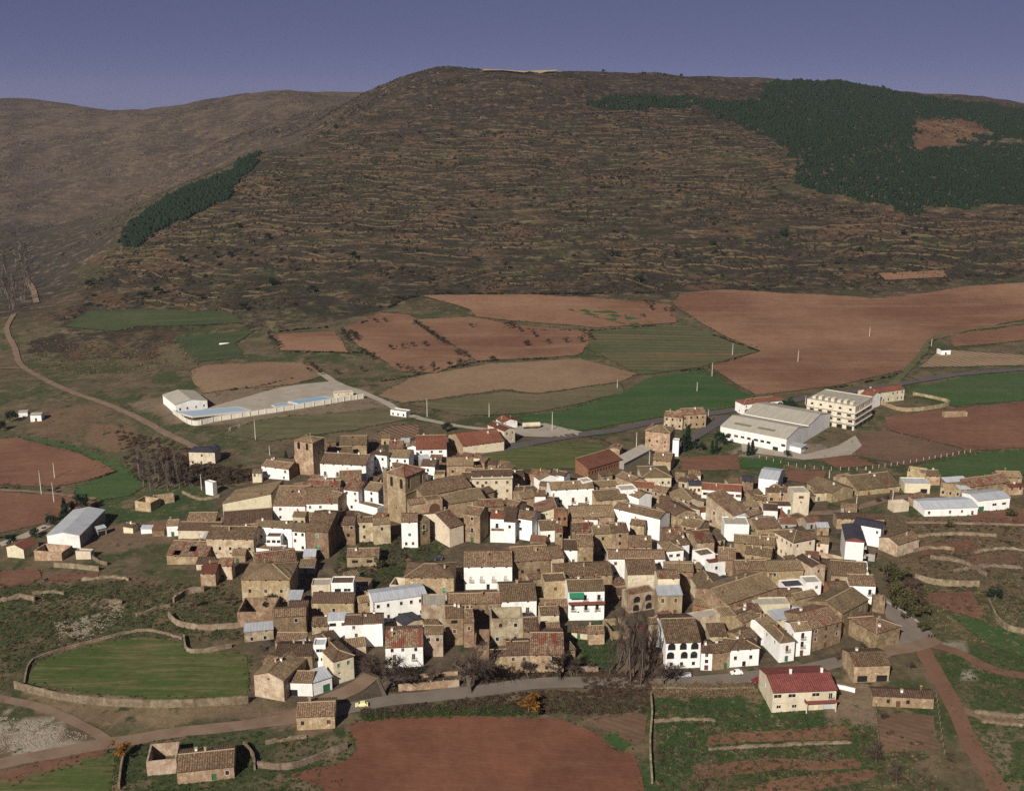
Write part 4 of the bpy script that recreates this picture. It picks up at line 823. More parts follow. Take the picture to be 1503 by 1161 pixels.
    styles = {'w': ['dark', 'dark', 'white', 'brown'], 'c': ['dark', 'brown', 'tan'], 't': ['dark', 'brown', 'dark', 'blank'], 's': ['blank', 'dark', 'brown']}.get(wl, ['dark', 'blank'])
    for ops, side in ((opf, 0), (opl, 1), (opr, 2)):
        for x0, x1, b0, b1, c in ops:
            ow, oh = x1 - x0, b1 - b0
            st = style if style and c in 'wbtlv' else {'s': 'blank', 'a': 'blank', 'A': 'blank', 'P': 'brown', 'o': 'blank', 'g': rnd.choice(['brown', 'grey', 'dgreen']), 'd': rnd.choice(['brown', 'dgreen', 'blank'])}.get(c, rnd.choice(styles))  # arches and open doorways: flat dark sheets stand for shaded interiors
            if c in 'wbt' and wl in 'tspc' and rnd.random() < .45: st += '+'
            rd = .2 if c not in 'oaAP' else .22
            loc, rz = {0: ((x0, rd, b0), 0), 1: ((rd, d - x0, b0), -math.pi / 2), 2: ((w - rd, x0, b0), math.pi / 2)}[side]
            nm = {'d': 'door', 'g': 'garage_door', 'o': 'opening', 'a': 'arch', 'A': 'arch', 'P': 'arch', 's': 'attic_window'}.get(c, 'window')
            wo_ = link(nm, win_mesh(c, round(ow, 1), round(oh, 1), st), root, loc, rz); wo_.scale = (ow / round(ow, 1), 1, oh / round(oh, 1))
            if c in 'wl' and wl in 'wc' and rnd.random() < .5: link('sill', sill_mesh(round(ow, 1)), wo_, (0, -rd, 0))
            if c == 'b': link('balcony', balcony_mesh(round(ow, 1)), root, {0: (x0, 0, b0), 1: (0, d - x0, b0), 2: (w, x0, b0)}[side], rz)
    return dict(root=root, w=w, d=d, H=H, roof=roof)
def add(hs, name, mb, mats, parent=None): return link(name, mb.mesh(name, mats), parent or hs['root'])

h_ = house
# --- church: tower, stair turret, nave, porch
ct = h_('B','h',436,364,574,400,22,0,'t','m','A2/z/s1',d=13.0,right='A2/z/s1',pitch=.42,name='church_tower',cat='tower',label='square stone church tower with paired bell arches and low tiled pyramid roof',chim=0,lm='church tower')
for zc in (ct['H'] * .64, ct['H'] - .3):
    mb = MB()
    for bx in ((-.18, -.18, ct['w'] + .18, -.003), (-.18, ct['d'] + .003, ct['w'] + .18, ct['d'] + .18), (-.18, -.003, -.003, ct['d'] + .003), (ct['w'] + .003, -.003, ct['w'] + .18, ct['d'] + .003)): mb.box(bx[0], bx[1], zc, bx[2], bx[3], zc + .3)
    add(ct, 'string_course', mb, ['tan_plaster'])
mb = MB(); mb.prism([(-1.9, -.3), (-.3, -1.2), (.2, -.2), (-.2, 2.0), (-1.6, 1.8)], -3, ct['H'] + 1.2); add(ct, 'stair_turret', mb, ['tan_plaster'])
cn = h_('B','g',705,548,1062,462,12.5,95,'t','b','s4',name='church_nave',cat='church',label='long tan church nave with tiled roof joined to the bell tower',chim=0)
cs = h_('B','g',835,612,1165,552,9,85,'t','t','',name='church_chapel',cat='church',label='low church side chapel with broad tiled roof below the nave',chim=0)
cp = h_('B','f',735,585,848,568,13,0,'t','b','P1/z',d=6,name='church_porch',cat='church',label='church porch with tall dark round arch under the bell tower',chim=0)
h_('B','s',605,605,732,585,12,40,'t','b','o1',name='church_annex',cat='church',label='lean-to church annex with dark opening at the foot of bell tower')
# --- square palace tower at the back edge
pt_ = h_('A','h',1060,132,1195,148,17,0,'t','t','A2/z/s1/z',d=9.5,right='z/w1/z/z',pitch=.3,name='stone_tower',cat='tower',label='square tan stone tower house with paired windows at the back of the village',lm='square stone tower',chim=1)
T = [
# zone A (upper left)
"A h 285 222 475 212 7 40 c n w3/w3 d=9 left=w2/w2 name=villa lm=pale~villa feat=standing~alone~on~the~scrub~slope",
"A g 820 322 1020 338 6 45 w b s2w1/w2 rw=s", "A s 752 372 820 368 5 18 c t -", "A m 535 606 895 600 5.5 0 c t z/o3 d=18 h2=11.5 rw=t feat=with~three~wide~dark~openings~and~sideways~sloping~roof", "A f 805 545 893 540 9 0 k b s1/s1/z d=4 feat=orange~brick~gable~wall~of~the~big~barn",  # first house: brown right wall puts the shade of that side into colour
"A g 905 615 1140 606 7 175 w b w1z1/w1w1 feat=with~broad~roof~and~open~skylight", "A g 1142 600 1380 588 7 120 w b w2s1/w2", "A s 545 757 900 712 4 95 t d -", "A g 205 797 510 783 4 58 c b z1w1z1", "A g 122 760 204 752 5 20 w b d1 d=7", "A s 270 733 480 716 4 62 t b -",
"A g 415 856 760 850 8.5 90 p b s4/w5/s3 feat=with~five~openings~on~peeling~facade", "A g 765 762 1040 776 9 45 w b s3/w3/w2", "A f 855 848 960 848 6.5 0 w d v3/z d=5 feat=projecting~glazed~bay~with~dark~roof", "A f 745 930 960 952 3 0 w b - d=6 feat=low~white~terrace~wall", "A g 1046 797 1140 802 8.5 58 w b w1w1/w1z1/z1w1", "A g 1050 690 1140 690 10 35 p b -",
"A g 1146 797 1310 802 11.5 150 s b w1/b1/s2 style=green feat=with~green~shuttered~balcony", "A g 122 977 415 977 4 105 t m s1d1 holes=1 feat=with~half~collapsed~roof", "A g 780 1052 1080 1005 5 85 p m -", "A g 370 1108 480 1106 5.5 65 t r s2/z", "A s 500 1052 600 1050 6 58 p b -", "A g 1146 492 1390 482 8 65 s m -", "A g 870 292 1060 300 6 30 t b -",
"A f 405 440 460 450 6 0 w y - d=2.5 name=transformer_hut cat=hut feat=narrow~white~tower~beside~walled~lawn",
# zone B (centre left)
"B g -52 306 285 306 9 78 w b s5/b4/w4 feat=long~house~with~four~balconies~beside~the~square~stone~tower", "B g 92 167 290 156 6 64 t t z1s1s1", "B s 10 238 190 217 5 50 t b -", "B g 330 232 440 240 9 18 w b w1w1/w2", "B g 440 257 600 257 7 60 w b w3/w3", "B x 590 182 678 186 6 0 w b w1 d=10", "B g 455 190 560 185 6 55 t b -",
"B g 655 200 880 192 6 105 w r w2l1/w3 feat=with~big~red~roof~beside~the~long~red~hall", "B g 1000 172 1302 136 5.5 98 c r s7 lw=t name=hall cat=hall lm=long~red~hall feat=long~red~roofed~hall~beside~the~main~road left=z/d1", "B x 1304 62 1382 46 7.5 0 c r w2/w2 d=15 right=w3/w3 feat=two-storey~block~at~the~end~of~the~long~red~hall",
"B g 1065 412 1362 410 12 10 c d w4/w4/w4 style=brown d=12 name=town_house cat=house lm=cream~town~house feat=three-storey~with~regular~brown~windows~and~cornice", "B g 985 415 1062 418 11 8 c d w1/w1/z d=9", "B g 880 316 1075 316 6 60 t b w2", "B g 1020 372 1150 380 5 40 g b -", "B g 690 318 792 322 8.5 48 w b w1/w2 rw=g", "B x 1225 352 1330 368 5 0 c t - d=10", "B f 787 390 865 390 7 0 t t - d=6",  # grey walls here paint the bluish shade on one side and one front
"B g 122 492 230 502 9.5 68 w b w1w1/z1w1/w1", "B g 274 492 376 507 8.5 60 w b w1/b1/d1", "B f 205 595 370 640 3 0 w b - d=5 feat=low~white~terrace~parapet", "B g 5 757 205 742 9.5 58 s b w3/w2/d1", "B g 206 732 335 727 9 36 p b w1/w1 feat=blank~peeling~plaster~house", "B g 341 752 465 738 9 46 p b w1/z", "B g 145 987 380 977 4.5 58 t b v2 feat=low~house~with~two~square~dark~windows~by~the~hollow", "B g 546 732 665 727 11.5 62 w b s1/w1/w2 lw=s feat=narrow~tall~front~below~the~church", "B f 667 742 755 722 10 0 s t b1/w1/z d=8",
"B g 900 777 1003 742 8.5 125 c m s1/z lw=c", "B g 1006 664 1125 682 12.5 58 s b w1/b1/d1", "B g 1120 622 1300 612 9 55 s m -", "B g 1200 702 1300 707 9 55 w r b1/w1", "B s 1302 724 1386 724 9 108 w d z", "B f 1200 806 1382 812 4.5 0 w b z2 d=7 feat=stepped~white~terrace~above~brown~roofs",
"B g 560 448 700 430 8 50 t b -", "B g 90 435 250 420 8 75 t b -", "B g 0 545 78 560 8 45 t b w1/z", "B g 640 385 690 395 7 30 w b s1", "B g 770 640 850 620 6 45 t b -", "B g 1150 470 1062 500 7 40 t b -" ,
# zone C (centre)
"C s 620 342 866 270 4.5 24 k o w12 d=9 name=workshop cat=workshop feat=long~low~orange~roofed~row~with~many~windows lm=orange~roofed~row", "C h 1040 58 1220 78 10.5 48 t t s2/w3/s2 right=w3/w3/w3 lm=big~tan~block feat=big~square~block~by~the~road~junction", "C x 770 190 850 200 4 0 t t - d=7", "C s 880 302 1085 192 3.2 16 g y - d=6", "C g 1095 272 1225 287 5.5 60 t b s2", "C f 1240 138 1285 142 8 0 w y - d=4", "C h 1020 402 1230 402 5.5 82 c b w5",
"C g 20 402 150 397 6.5 48 t b -", "C g 190 372 330 387 6 34 t m -", "C g 340 372 440 395 6 30 w b w1", "C x 260 422 410 400 5 0 w b w1 d=8", "C g 345 492 660 482 9.5 58 w t s4/b3/w3 lm=three-balcony~white~house style=brown feat=wide~front~with~three~tall~balconies", "C f 577 444 650 434 11 0 w y - d=5 feat=square~white~roof~tower", "C g 650 470 830 465 6 40 t b -", "C g 820 390 940 440 6 40 t b w1", "C g 680 572 900 556 6.5 72 t b -", "C f 858 508 982 498 8.5 0 w y w2/z d=7", "C x 990 556 1085 524 7 0 w b - d=9", "C g 1090 500 1190 520 5.5 45 t b -", "C g 940 470 1100 480 5 40 t r -",
"C m 240 668 386 664 7 0 c m s1/z d=12 h2=9.5", "C f 386 672 466 668 9.5 0 k b w2/z d=6 feat=narrow~red~brick~block~with~two~dark~windows", "C g 266 792 396 786 5.5 72 w b w1", "C g 500 692 812 692 7 82 t t -", "C g 806 622 1146 714 9.5 28 w b s1z3/z2s1z1 d=9 feat=long~blank~slanting~white~wall", "C g 500 794 660 796 8 60 s b -", "C g 550 706 690 712 6 18 w b - d=6", "C g 540 907 655 907 11 88 s b z/w1/w1", "C g 665 817 790 812 9.5 58 t b w1/w1", "C g 792 807 915 802 10 66 t b w1/w1/z style=dark", "C g 436 932 540 936 9.5 74 w d s1/w1w1/w1",
"C g 60 1022 338 1003 9 108 s b s3/w2/w2", "C g 340 998 440 990 9 85 p b b1/b1", "C g 768 997 1185 1002 8.5 62 w b w4/w4 feat=long~front~with~four~evenly~spaced~windows lm=long~white~house", "C g 920 907 1085 917 6.5 78 t b s2/z", "C h 1190 945 1320 932 9 66 w t l2/w2", "C g 1206 858 1330 852 9 82 s b -", "C g 925 745 1030 760 7 40 t b s1", "C g 380 1130 796 1117 7 88 t b s5/w3", "C g 130 560 235 545 6 60 t t -", "C g 225 540 305 540 7 40 w b -", "C g 300 580 350 590 7 40 g b w1", "C g 85 697 205 717 9.5 62 w b w1z1/w1z1/z2 feat=blank~front~with~two~stacked~square~windows", "C g 0 725 80 730 9.5 100 w d w1/z",
"C g 1120 605 1260 690 8 60 t b -", "C x 1290 592 1470 582 6 0 p t z1w1 d=14", "C x 1292 662 1440 642 6 0 c t s2/w2 d=12", "C g 1345 760 1480 740 7 60 t t -", "C g 1190 1080 1380 1080 7 55 s b -", "C g 1420 880 1503 870 8 70 p b z", "C g 80 520 215 515 5.5 50 t b -", "C g 0 620 75 640 7 60 t b -", "C g 380 800 430 800 8 60 t b -",
# zone D (centre right)
"D g 58 462 150 464 4.5 28 c n w3 feat=small~yellow~house~joined~to~the~school", "D g 150 487 442 508 4.5 46 w r v6 name=school cat=school feat=long~red~roofed~school~with~a~row~of~wide~windows lm=school", "D g 448 428 530 434 7.5 42 s n - d=8", "D g 570 402 712 424 8 52 w f - name=shed cat=shed feat=tall~shed~with~pale~blue~sheet~roof lm=blue~roofed~shed d=16", "D g 635 508 780 512 5 28 t d -", "D f 825 524 945 522 10.5 0 c y v1/s1/z d=8 feat=tall~square~block~with~roof~terrace lm=cream~square~block", "D g 620 604 820 612 4 20 w d z3d1 d=5", "D g 925 442 1110 522 4.5 68 t t s1z2 name=barn cat=barn", "D f 1186 414 1270 404 5 0 t t o1 d=5", "D s 530 560 620 575 4 30 t b -", "D g 650 470 690 490 5 30 c t -",
"D s 380 684 498 642 8.5 68 w b - d=15 lw=p left=w2/w2", "D g 606 640 710 646 8.5 30 w b - d=8", "D g 500 690 600 660 7 30 g b l1/w1", "D g 710 694 776 684 4.5 52 w r -", "D f 318 756 500 760 7 0 w y - d=9 feat=white~parapeted~terrace~with~green~awning~end", "D g 560 784 732 764 6.5 78 t b w1z1", "D h 826 874 986 838 9.5 0 c b w2/w2 left=w4/w4 d=12 style=brown over=.8 feat=corner~villa~with~wide~eaves~and~tall~shuttered~windows lm=wide-eaved~villa", "D x 1210 864 1346 874 11.5 0 w n z d=17 right=v2/v2/v2 pitch=.3 feat=modern~white~house~with~dark~roof~and~red~gable~trim lm=modern~block rw=g", "D g 1265 742 1470 778 8.5 20 w n z2w1/z d=8", "D g 1146 702 1496 708 5 38 t d s2z3 name=barn cat=barn feat=long~low~barn~behind~the~modern~block",
"D f 140 990 250 970 8 0 w b w1/z d=6", "D f 202 1048 396 1024 6.5 0 w r w2/z d=8", "D g 270 1002 398 1012 8 88 s b -", "D g 402 1082 640 1082 7 68 s b -", "D g 636 1092 900 1078 7 68 t t -", "D g 116 882 244 872 8.5 88 t m s2/z", "D g 440 1096 522 1090 6 20 w b - d=6", "D g 526 1090 630 1098 6 18 c b w1/w1 d=6", "D s 140 656 230 650 4.5 34 w r -", "D g 390 880 690 900 6 50 s b - d=9", "D g 470 960 660 985 6 60 s b -", "D f 845 720 930 700 3 0 t b - d=6", "D g 990 880 1085 890 5 40 c t -", "D g 590 870 690 880 6 60 w m w1", "D x 0 655 130 625 6 0 c t s2/z d=11", "D g 0 745 130 780 7 60 t t -", "D g 0 900 60 890 8 70 w b z",
# zone E (front left)
"E h 120 152 475 147 9.5 112 t t s3/w3/z lm=big~hipped~house feat=broad~hipped~house~with~pale~hip~tiles~and~three~windows", "E f 636 205 775 200 9 0 c y l1/z d=6 feat=open~loggia~under~sheet~roof", "E f 780 190 945 186 9.3 0 w d v2/z d=6", "E s 636 322 945 318 6 72 t b w1w1s1", "E s 460 302 556 302 5.5 72 p f -", "E s 465 378 602 378 5 70 s b -", "E g 352 427 595 412 7.5 58 s b z1w1/z", "E s 370 612 590 612 3.2 68 t b -", "E r 90 395 350 390 6 0 s b - d=12 name=ruin cat=ruin feat=roofless~stone~enclosure~behind~the~walled~green~field", "E s 142 537 355 512 4 58 p f -", "E g 640 492 756 487 6 58 p b -", "E s 756 452 915 442 7.5 52 w f v2/z", "E g 880 482 1150 472 8.5 30 w b w1s1/w1z1/d1z1 d=8", "E g 1020 470 1156 466 9 60 w b -", "E h 797 754 946 707 8.5 0 c b w1w1/s1z1 d=20 left=z/s2 style=green feat=corner~house~with~deep~hipped~brown~roof lm=deep~hipped~house", "E g 370 712 640 707 8 84 s b z1w1/w2", "E f 650 645 740 643 9.5 0 w f v1/l2/z d=5 feat=narrow~white~house~like~a~glazed~balcony~tower", "E x 212 852 430 892 7.5 0 p t s1/z d=17 feat=gable~end~house~at~the~edge~of~the~walled~field", "E s 432 905 642 907 5 80 w b o1z1 feat=white~garage~front~with~a~wide~dark~doorway", "E s 652 907 786 862 4.8 88 w f z1g1", "E g 280 755 390 780 8 30 s b - d=6",
"E g 1090 320 1485 257 8.5 64 w f w5/w5 lm=quoined~white~house style=dark feat=long~house~with~ochre~quoins~and~pale~sheet~roof", "E x 1320 492 1456 442 4.5 0 c n - d=7", "E g 1180 652 1456 638 7.5 128 w m w3/b2/d1z1 feat=mottled~red~roof~and~two~balconies lm=mottled~roof~house", "W g 435 1052 491 1049 4.5 20 t b w1z1w1 name=barn cat=barn feat=small~barn~at~the~dirt~road~fork lm=barn~at~the~fork", "E g 1000 320 1085 300 6 40 t b -", "E r 1210 190 1320 200 6 0 c b - d=7 name=ruin cat=ruin",
# zone F (front centre)
"F h 20 137 380 130 9.5 98 t b s4/b3/d1w2 style=green feat=with~three~green~shuttered~balconies lm=green~shuttered~house", "F g 455 57 810 50 9.5 112 w b s4/b4/d1 style=tan feat=with~four~shuttered~balconies~behind~a~bare~tree lm=four-balcony~white~house", "F g 340 332 725 317 7.5 72 s b s2w1/w3", "F g 726 312 990 302 7.5 126 w b s2/b2/z feat=with~two~small~attic~openings~and~two~balconies", "F f 1045 180 1215 174 9.5 0 t b w1/z d=8", "F s 1010 352 1215 352 5 58 s b -", "F g 1020 412 1156 407 6.5 62 c b z1s1/z", "F s 1030 532 1166 527 4 64 t b -", "F g 1225 237 1490 232 11.5 48 w t w1b2/b3/s2 feat=with~red~terrace~and~green~awning lm=red-terrace~house d=11", "F g 320 432 450 427 10.5 86 s b v1/w1/z", "F g 456 467 530 462 9.5 98 s m w1/z", "F f 140 352 318 345 8.5 0 p y - d=9 feat=blank~flat~roofed~plaster~block", "F f 160 562 292 552 7.5 0 w b b1w1/w1d1 style=green d=6", "F s 162 552 300 550 8.5 62 p t -", "F g 776 707 940 702 6.5 98 t b w1w1/w2", "F g 942 702 1190 702 6.5 160 t m s1t1/w1 feat=broad~mottled~roof~facing~the~road", "F r 652 445 892 435 10 0 p b w2/w2 d=9 name=ruin cat=ruin feat=tall~roofless~ruin~with~empty~windows", "F s 650 712 772 708 5 30 t b s1", "F g 1375 547 1490 542 4.5 52 t b s1", "F r 530 640 640 640 5 0 s b - d=12 name=ruin cat=ruin feat=roofless~stone~yard~between~tall~walls", "F s 900 530 1010 525 8 100 t m -",
# zone G (front right)
"G s 360 114 575 108 10 14 c b v2/z d=8", "G f 370 280 568 245 6.5 0 p m a2/a2 d=6 feat=pale~front~with~plastered~arches", "G s 580 267 760 262 9 72 t f t2/t2 style=brown", "G g 580 142 740 137 12.5 54 c b z1s1/z", "G g 630 88 840 92 8.5 58 s b z1s1/z", "G x 880 212 1080 202 6.5 0 c t s1/z d=11", "G g 1000 165 1080 190 6 40 w n - d=7", "G g 1086 337 1462 202 8.5 125 s t s3/w2 feat=great~slanting~tiled~roof~above~a~stone~lane", "G s 836 332 978 362 4 30 k b o1", "G g 640 617 896 607 9.5 176 w b a3/a3/w3 lm=arcaded~house feat=arcaded~house~with~two~tiers~of~round~arches~by~the~road style=dark chim=0", "G g 522 475 636 470 9 40 p b -", "G f 846 455 1040 415 8.5 0 p y - d=5", "G s 962 567 1090 562 6.5 96 p b z1s1", "G f 1050 436 1160 428 8.5 0 t t - d=8", "G g 900 687 981 690 6.5 58 w b w1/w1/d1 d=9", "G g 983 690 1109 674 6.5 58 s b s1/z1d1", "G h 1112 668 1326 652 6.5 68 w b s2/w2/d1 feat=small~roadside~house~with~hipped~end", "G g 1190 600 1310 560 7 60 s b w2/w2", "G g 1200 470 1320 420 7.5 60 t b w2/w2", "G r 240 540 380 520 3 0 t b - d=10 name=ruin cat=ruin", "G g 840 70 900 70 7 40 s b -", "G g 1400 110 1503 90 6 40 s b -",
# zone H (right front)
"H h 326 614 436 598 7.5 0 w t b1/d1 d=13 left=w1w1/z lm=white~corner~house feat=corner~house~with~tan~roof~stepping~down~to~the~road", "H g 432 532 560 517 9.5 60 w t b1/b1/d1 feat=with~two~stacked~iron~balconies", "H g 562 518 780 452 8.5 118 s b w3/w3/d1", "H g 782 405 976 290 8.5 105 s t w2/z", "H h 836 432 1036 550 6.5 0 s m s2 d=11 feat=corner~barn~on~the~bend~of~the~street", "H g 875 787 1136 777 6 98 t b o1o1 name=barn cat=barn feat=stone~barn~above~the~yard~with~tiled~roof lm=yard~barn", "H g 1010 1002 1460 1022 3.8 48 t d z1w1d1w1z2 name=barn cat=barn feat=long~low~barn~over~fenced~vegetable~plots", "H g 836 192 1030 197 7.5 78 w b b2/z feat=with~two~round~balconies~at~the~street~bend", "H f 362 218 510 204 5.5 0 w n s2 d=6", "H f 512 186 630 178 6.5 0 w y z1w1/z d=6", "H s 288 452 440 424 6.5 70 c f -", "H f 142 350 400 340 6.5 0 c y - d=6", "H g 702 118 966 134 8.5 108 t b l1z2/z", "H x 566 60 660 40 9 0 p b w1/w1 d=10 rw=p", "H f 886 66 970 74 9 0 w d v1/z d=6", "H g 330 270 500 262 6.5 45 s b z", "H g 200 500 290 460 7 60 w t -", "H g 690 215 830 205 7 40 k b -", "H r 1010 300 1100 310 5 0 s b - d=5 name=ruin cat=ruin", "H g 60 400 190 380 6.5 50 t b w2", "H s 440 300 600 260 7 40 t b -",
# right edge
"R g 775 532 1165 522 3.8 56 w f w1z1w1w1d1 name=farm_shed cat=shed feat=long~low~farm~shed~with~pale~roof lm=long~farm~shed", "R g 1166 472 1402 452 5.5 48 w f g1v1v1 name=garage cat=garage feat=tall~garage~with~brown~door lm=tall~white~garage", "R f 628 354 815 362 4.2 0 c f z1o1 d=9 name=garage cat=garage feat=low~flat~garage~with~wide~dark~opening", "R r 645 258 780 278 6 0 t b - d=9 name=ruin cat=ruin feat=roofless~tan~ruin~by~the~green~crop", "R g 785 290 890 290 5 20 t b s2 d=8", "R s 930 338 1090 328 4 34 s f -", "R s 1092 372 1400 335 4.5 58 s m s4", "R g 1312 296 1490 304 5 40 t t s3", "R r 890 380 1040 400 4 0 t b w3 d=8 name=ruin cat=ruin feat=roofless~stone~pens~behind~the~long~farm~shed", "R s 1030 392 1110 388 4 24 t f -", "R g 575 797 736 747 5.5 58 p b s3/z name=barn cat=barn feat=crumbling~barn~at~the~head~of~the~garden~terraces", "R g 280 395 590 365 3 105 t t - name=barn cat=barn feat=great~low~tan~tiled~barn~beside~the~track", "R r 550 500 660 490 4 0 c b - d=5 name=ruin cat=ruin", "R g 1395 375 1500 370 4 20 t r -", "R s 700 470 790 450 3.5 40 s b -",
# far buildings
"T g 957 790 1060 800 7 28 p m w3/w3 feat=pink~roofed~roadside~house~facing~the~great~green~crop", "T g 1062 785 1190 778 8 34 t b w4/w4", "N h 168 498 355 478 6.5 22 w r w6/w6 feat=red~hipped~house~beside~dark~conifers lm=red~hipped~house", "N g 725 450 780 462 7.5 18 w r z d=10", "N g 765 448 935 425 7 22 c r w8/w8 name=hostel cat=building feat=long~red~roofed~building~with~walled~garden~beside~the~road lm=long~roadside~building", "N g 1110 240 1155 238 4 8 w n d1 feat=tiny~white~hut~beside~the~tree~nursery name=hut cat=hut", "N r 1125 540 1235 535 3 0 t b - d=3 name=ruin cat=ruin",
"K x 1345 828 1425 818 4 0 w r s2 d=9 feat=small~white~house~with~red~roof~behind~the~red~hall", "W f 573 603 596 606 3 0 w y w3 d=5 name=kiosk cat=hut feat=flat~white~hut~on~the~bend~of~the~gravel~track", "J x 964 808 1138 772 5.5 0 w y w4 d=27 left=s7 name=farm_hall cat=hall pitch=.22 feat=white~farm~hall~with~grey~roof~beside~the~pools lm=white~farm~hall", "J g 100 845 150 840 3 10 w y - name=hut cat=hut", "J g 165 860 225 855 4 12 w y d1 name=hut cat=hut feat=pale~ruined~hut~in~the~brown~fields",
"L x 345 738 582 720 6.5 0 w f z name=farm_hall cat=hall d=30 pitch=.2 feat=blank~white~hall~with~long~pale~sheet~roof rw=g lm=blank~white~hall", "L g 172 835 280 775 4 40 c r z name=shed cat=shed d=9 feat=red~roofed~shed~against~the~blank~white~hall", "L r 248 850 450 850 4 0 t b - d=8 name=ruin cat=ruin feat=square~stone~ruin~below~the~blank~white~hall", "L r 990 480 1105 490 4.5 0 t b - d=7 name=ruin cat=ruin feat=yellow~stone~ruin~on~the~green~knoll", "L r 1130 470 1280 440 3 0 t b - d=6 name=ruin cat=ruin feat=fallen~stone~walls~above~the~green~knoll", "L f 555 858 665 855 3 0 c y - d=3 name=shed cat=shed", "L g 905 665 975 668 3 25 c d - name=shed cat=shed", "L s 1035 680 1115 675 2.5 12 w f - name=shed cat=shed", "L s 1118 692 1205 685 3 16 s u - name=shed cat=shed feat=rusty~sheet~roofed~cart~shed~in~the~yard", "L s 715 688 780 668 3.5 16 g f o1 name=shed cat=shed",  # hall's grey right wall is its shaded side, put into the wall colour
"Q g 968 1055 1280 1020 4 130 t b z2d1w1 name=barn cat=barn d=11 feat=long~barn~with~intact~tiled~roof~among~green~weeds lm=long~lone~barn", "Q r 800 1000 965 985 4.5 0 p b - d=9 name=ruin cat=ruin feat=collapsed~ruin~heaped~with~pale~rubble~joined~to~a~barn",
]
def build_line(t):
    f = t.split(); kw = {}
    for q in f[11:]:
        k, v = q.split('=', 1); v = v.replace('~', ' ')
        kw[k] = float(v) if k in ('d', 'h2', 'pitch', 'over') else int(v) if k in ('chim', 'holes') else v
    rows = '' if f[10] == '-' else f[10]
    if rows == '' and f[1] in 'gs' and f[8] in 'tspc' and kw.get('name') in (None, 'barn'): rows = random.choice(['s2/w1z1', 'w2/z1', 'z1s1/w2', 'w1z1/w1', 's2', 's3/w2', 'z1w1/d1z1'])
    return h_(f[0], f[1], *[float(q) for q in f[2:8]], f[8], f[9], rows, **kw)
BYF = {}; NSHED = 0
for t in T:
    r = build_line(t); BYF[len(HOUSES) - 1] = r
def byfeat(s): return next(r for i, r in BYF.items() if HOUSES[i]['feat'] and s in HOUSES[i]['feat'])

HOLW = wpoly([(500,790),(560,782),(655,800),(640,830),(600,868),(522,868),(492,840)])
# small lean-to sheds and yard walls in the gaps between the houses
RECTS = [(h['a'], h['u'], h['w'], h['d']) for h in HOUSES]
def clear(q, r):
    for a, u, w, d in RECTS:
        v = Vector((q[0] - a.x, q[1] - a.y)); s_, t_ = v.dot(u), v.dot(Vector((-u.y, u.x)))
        if -r < s_ < w + r and -r < t_ < d + r: return False
    return True
def shed_at(q, w, d, h, ang, roof, wl, label=None):
    """a lean-to standing on the ground at q"""
    rt_ = link('lean_to_shed', None, loc=(q[0], q[1], float(zat(q[0], q[1]))), rotz=ang); mb = MB(); facade(mb, (0, 0), (1, 0), w, -1.5, h, [(w * .3, w * .3 + 1.1, .05, min(1.95, h - .2), 'd')], (0, 1)); r = d * .25
    for xx in (0, w): mb.face([(xx, 0, -1.5), (xx, d, -1.5), (xx, d, h + r), (xx, 0, h)])
    mb.face([(0, d, -1.5), (w, d, -1.5), (w, d, h + r), (0, d, h + r)]); link('wall', mb.mesh('wall', [WALLS[wl]]), rt_)
    rb = MB(); rb.face([(-.2, -.3, h - .02), (w + .2, -.3, h - .02), (w + .2, d + .1, h + r + .1), (-.2, d + .1, h + r + .1)], 0, [(0, 0), (w, 0), (w, d), (0, d)]); rb.face([(-.2, -.3, h - .2), (w + .2, -.3, h - .2), (w + .2, -.3, h - .02), (-.2, -.3, h - .02)], 0, [(0, 0)] * 4); link('roof', rb.mesh('roof', [ROOFS[roof]]), rt_)
    dm = link('door', win_mesh('d', 1.1, round(min(1.9, h - .25), 1), random.choice(['brown', 'blank', 'dgreen'])), rt_, (w * .3, .2, .05))
    u = Vector((math.cos(ang), math.sin(ang))); RECTS.append((Vector((q[0], q[1], 0)), u, w, d))
    HOUSES.append(dict(root=rt_, c=Vector((q[0], q[1])), wl=wl, rf=roof, typ='s', rows='', feat=None, label=None, cat='shed', h=h, w=w, d=d, name='lean_to_shed', group=None, lm=None, u=u, a=Vector((q[0], q[1], 0))))
VQ = wpoly([(380,1000),(370,880),(300,850),(255,810),(340,735),(440,660),(640,650),(760,700),(960,700),(1150,715),(1260,760),(1275,850),(1290,940),(1180,960),(950,985),(700,985)]); _n = 0; _rs = random.Random(31); _bx = np.array(VQ)
for _ in range(6000):
    q = (_rs.uniform(_bx[:, 0].min(), _bx[:, 0].max()), _rs.uniform(_bx[:, 1].min(), _bx[:, 1].max()))
    if not bool(inside(VQ, np.array([q[0]]), np.array([q[1]]))[0]) or not clear((q[0] + 2, q[1] + 1.5), 1.9) or bool(inside(HOLW, np.array([q[0]]), np.array([q[1]]))[0]): continue
    shed_at(q, _rs.uniform(3.5, 7), _rs.uniform(3, 4.5), _rs.uniform(2.3, 4.2), _rs.uniform(-.5, .5), _rs.choice('bbbdtmfu'), _rs.choice('ttsspcg')); _n += 1
    if _n >= 115: break

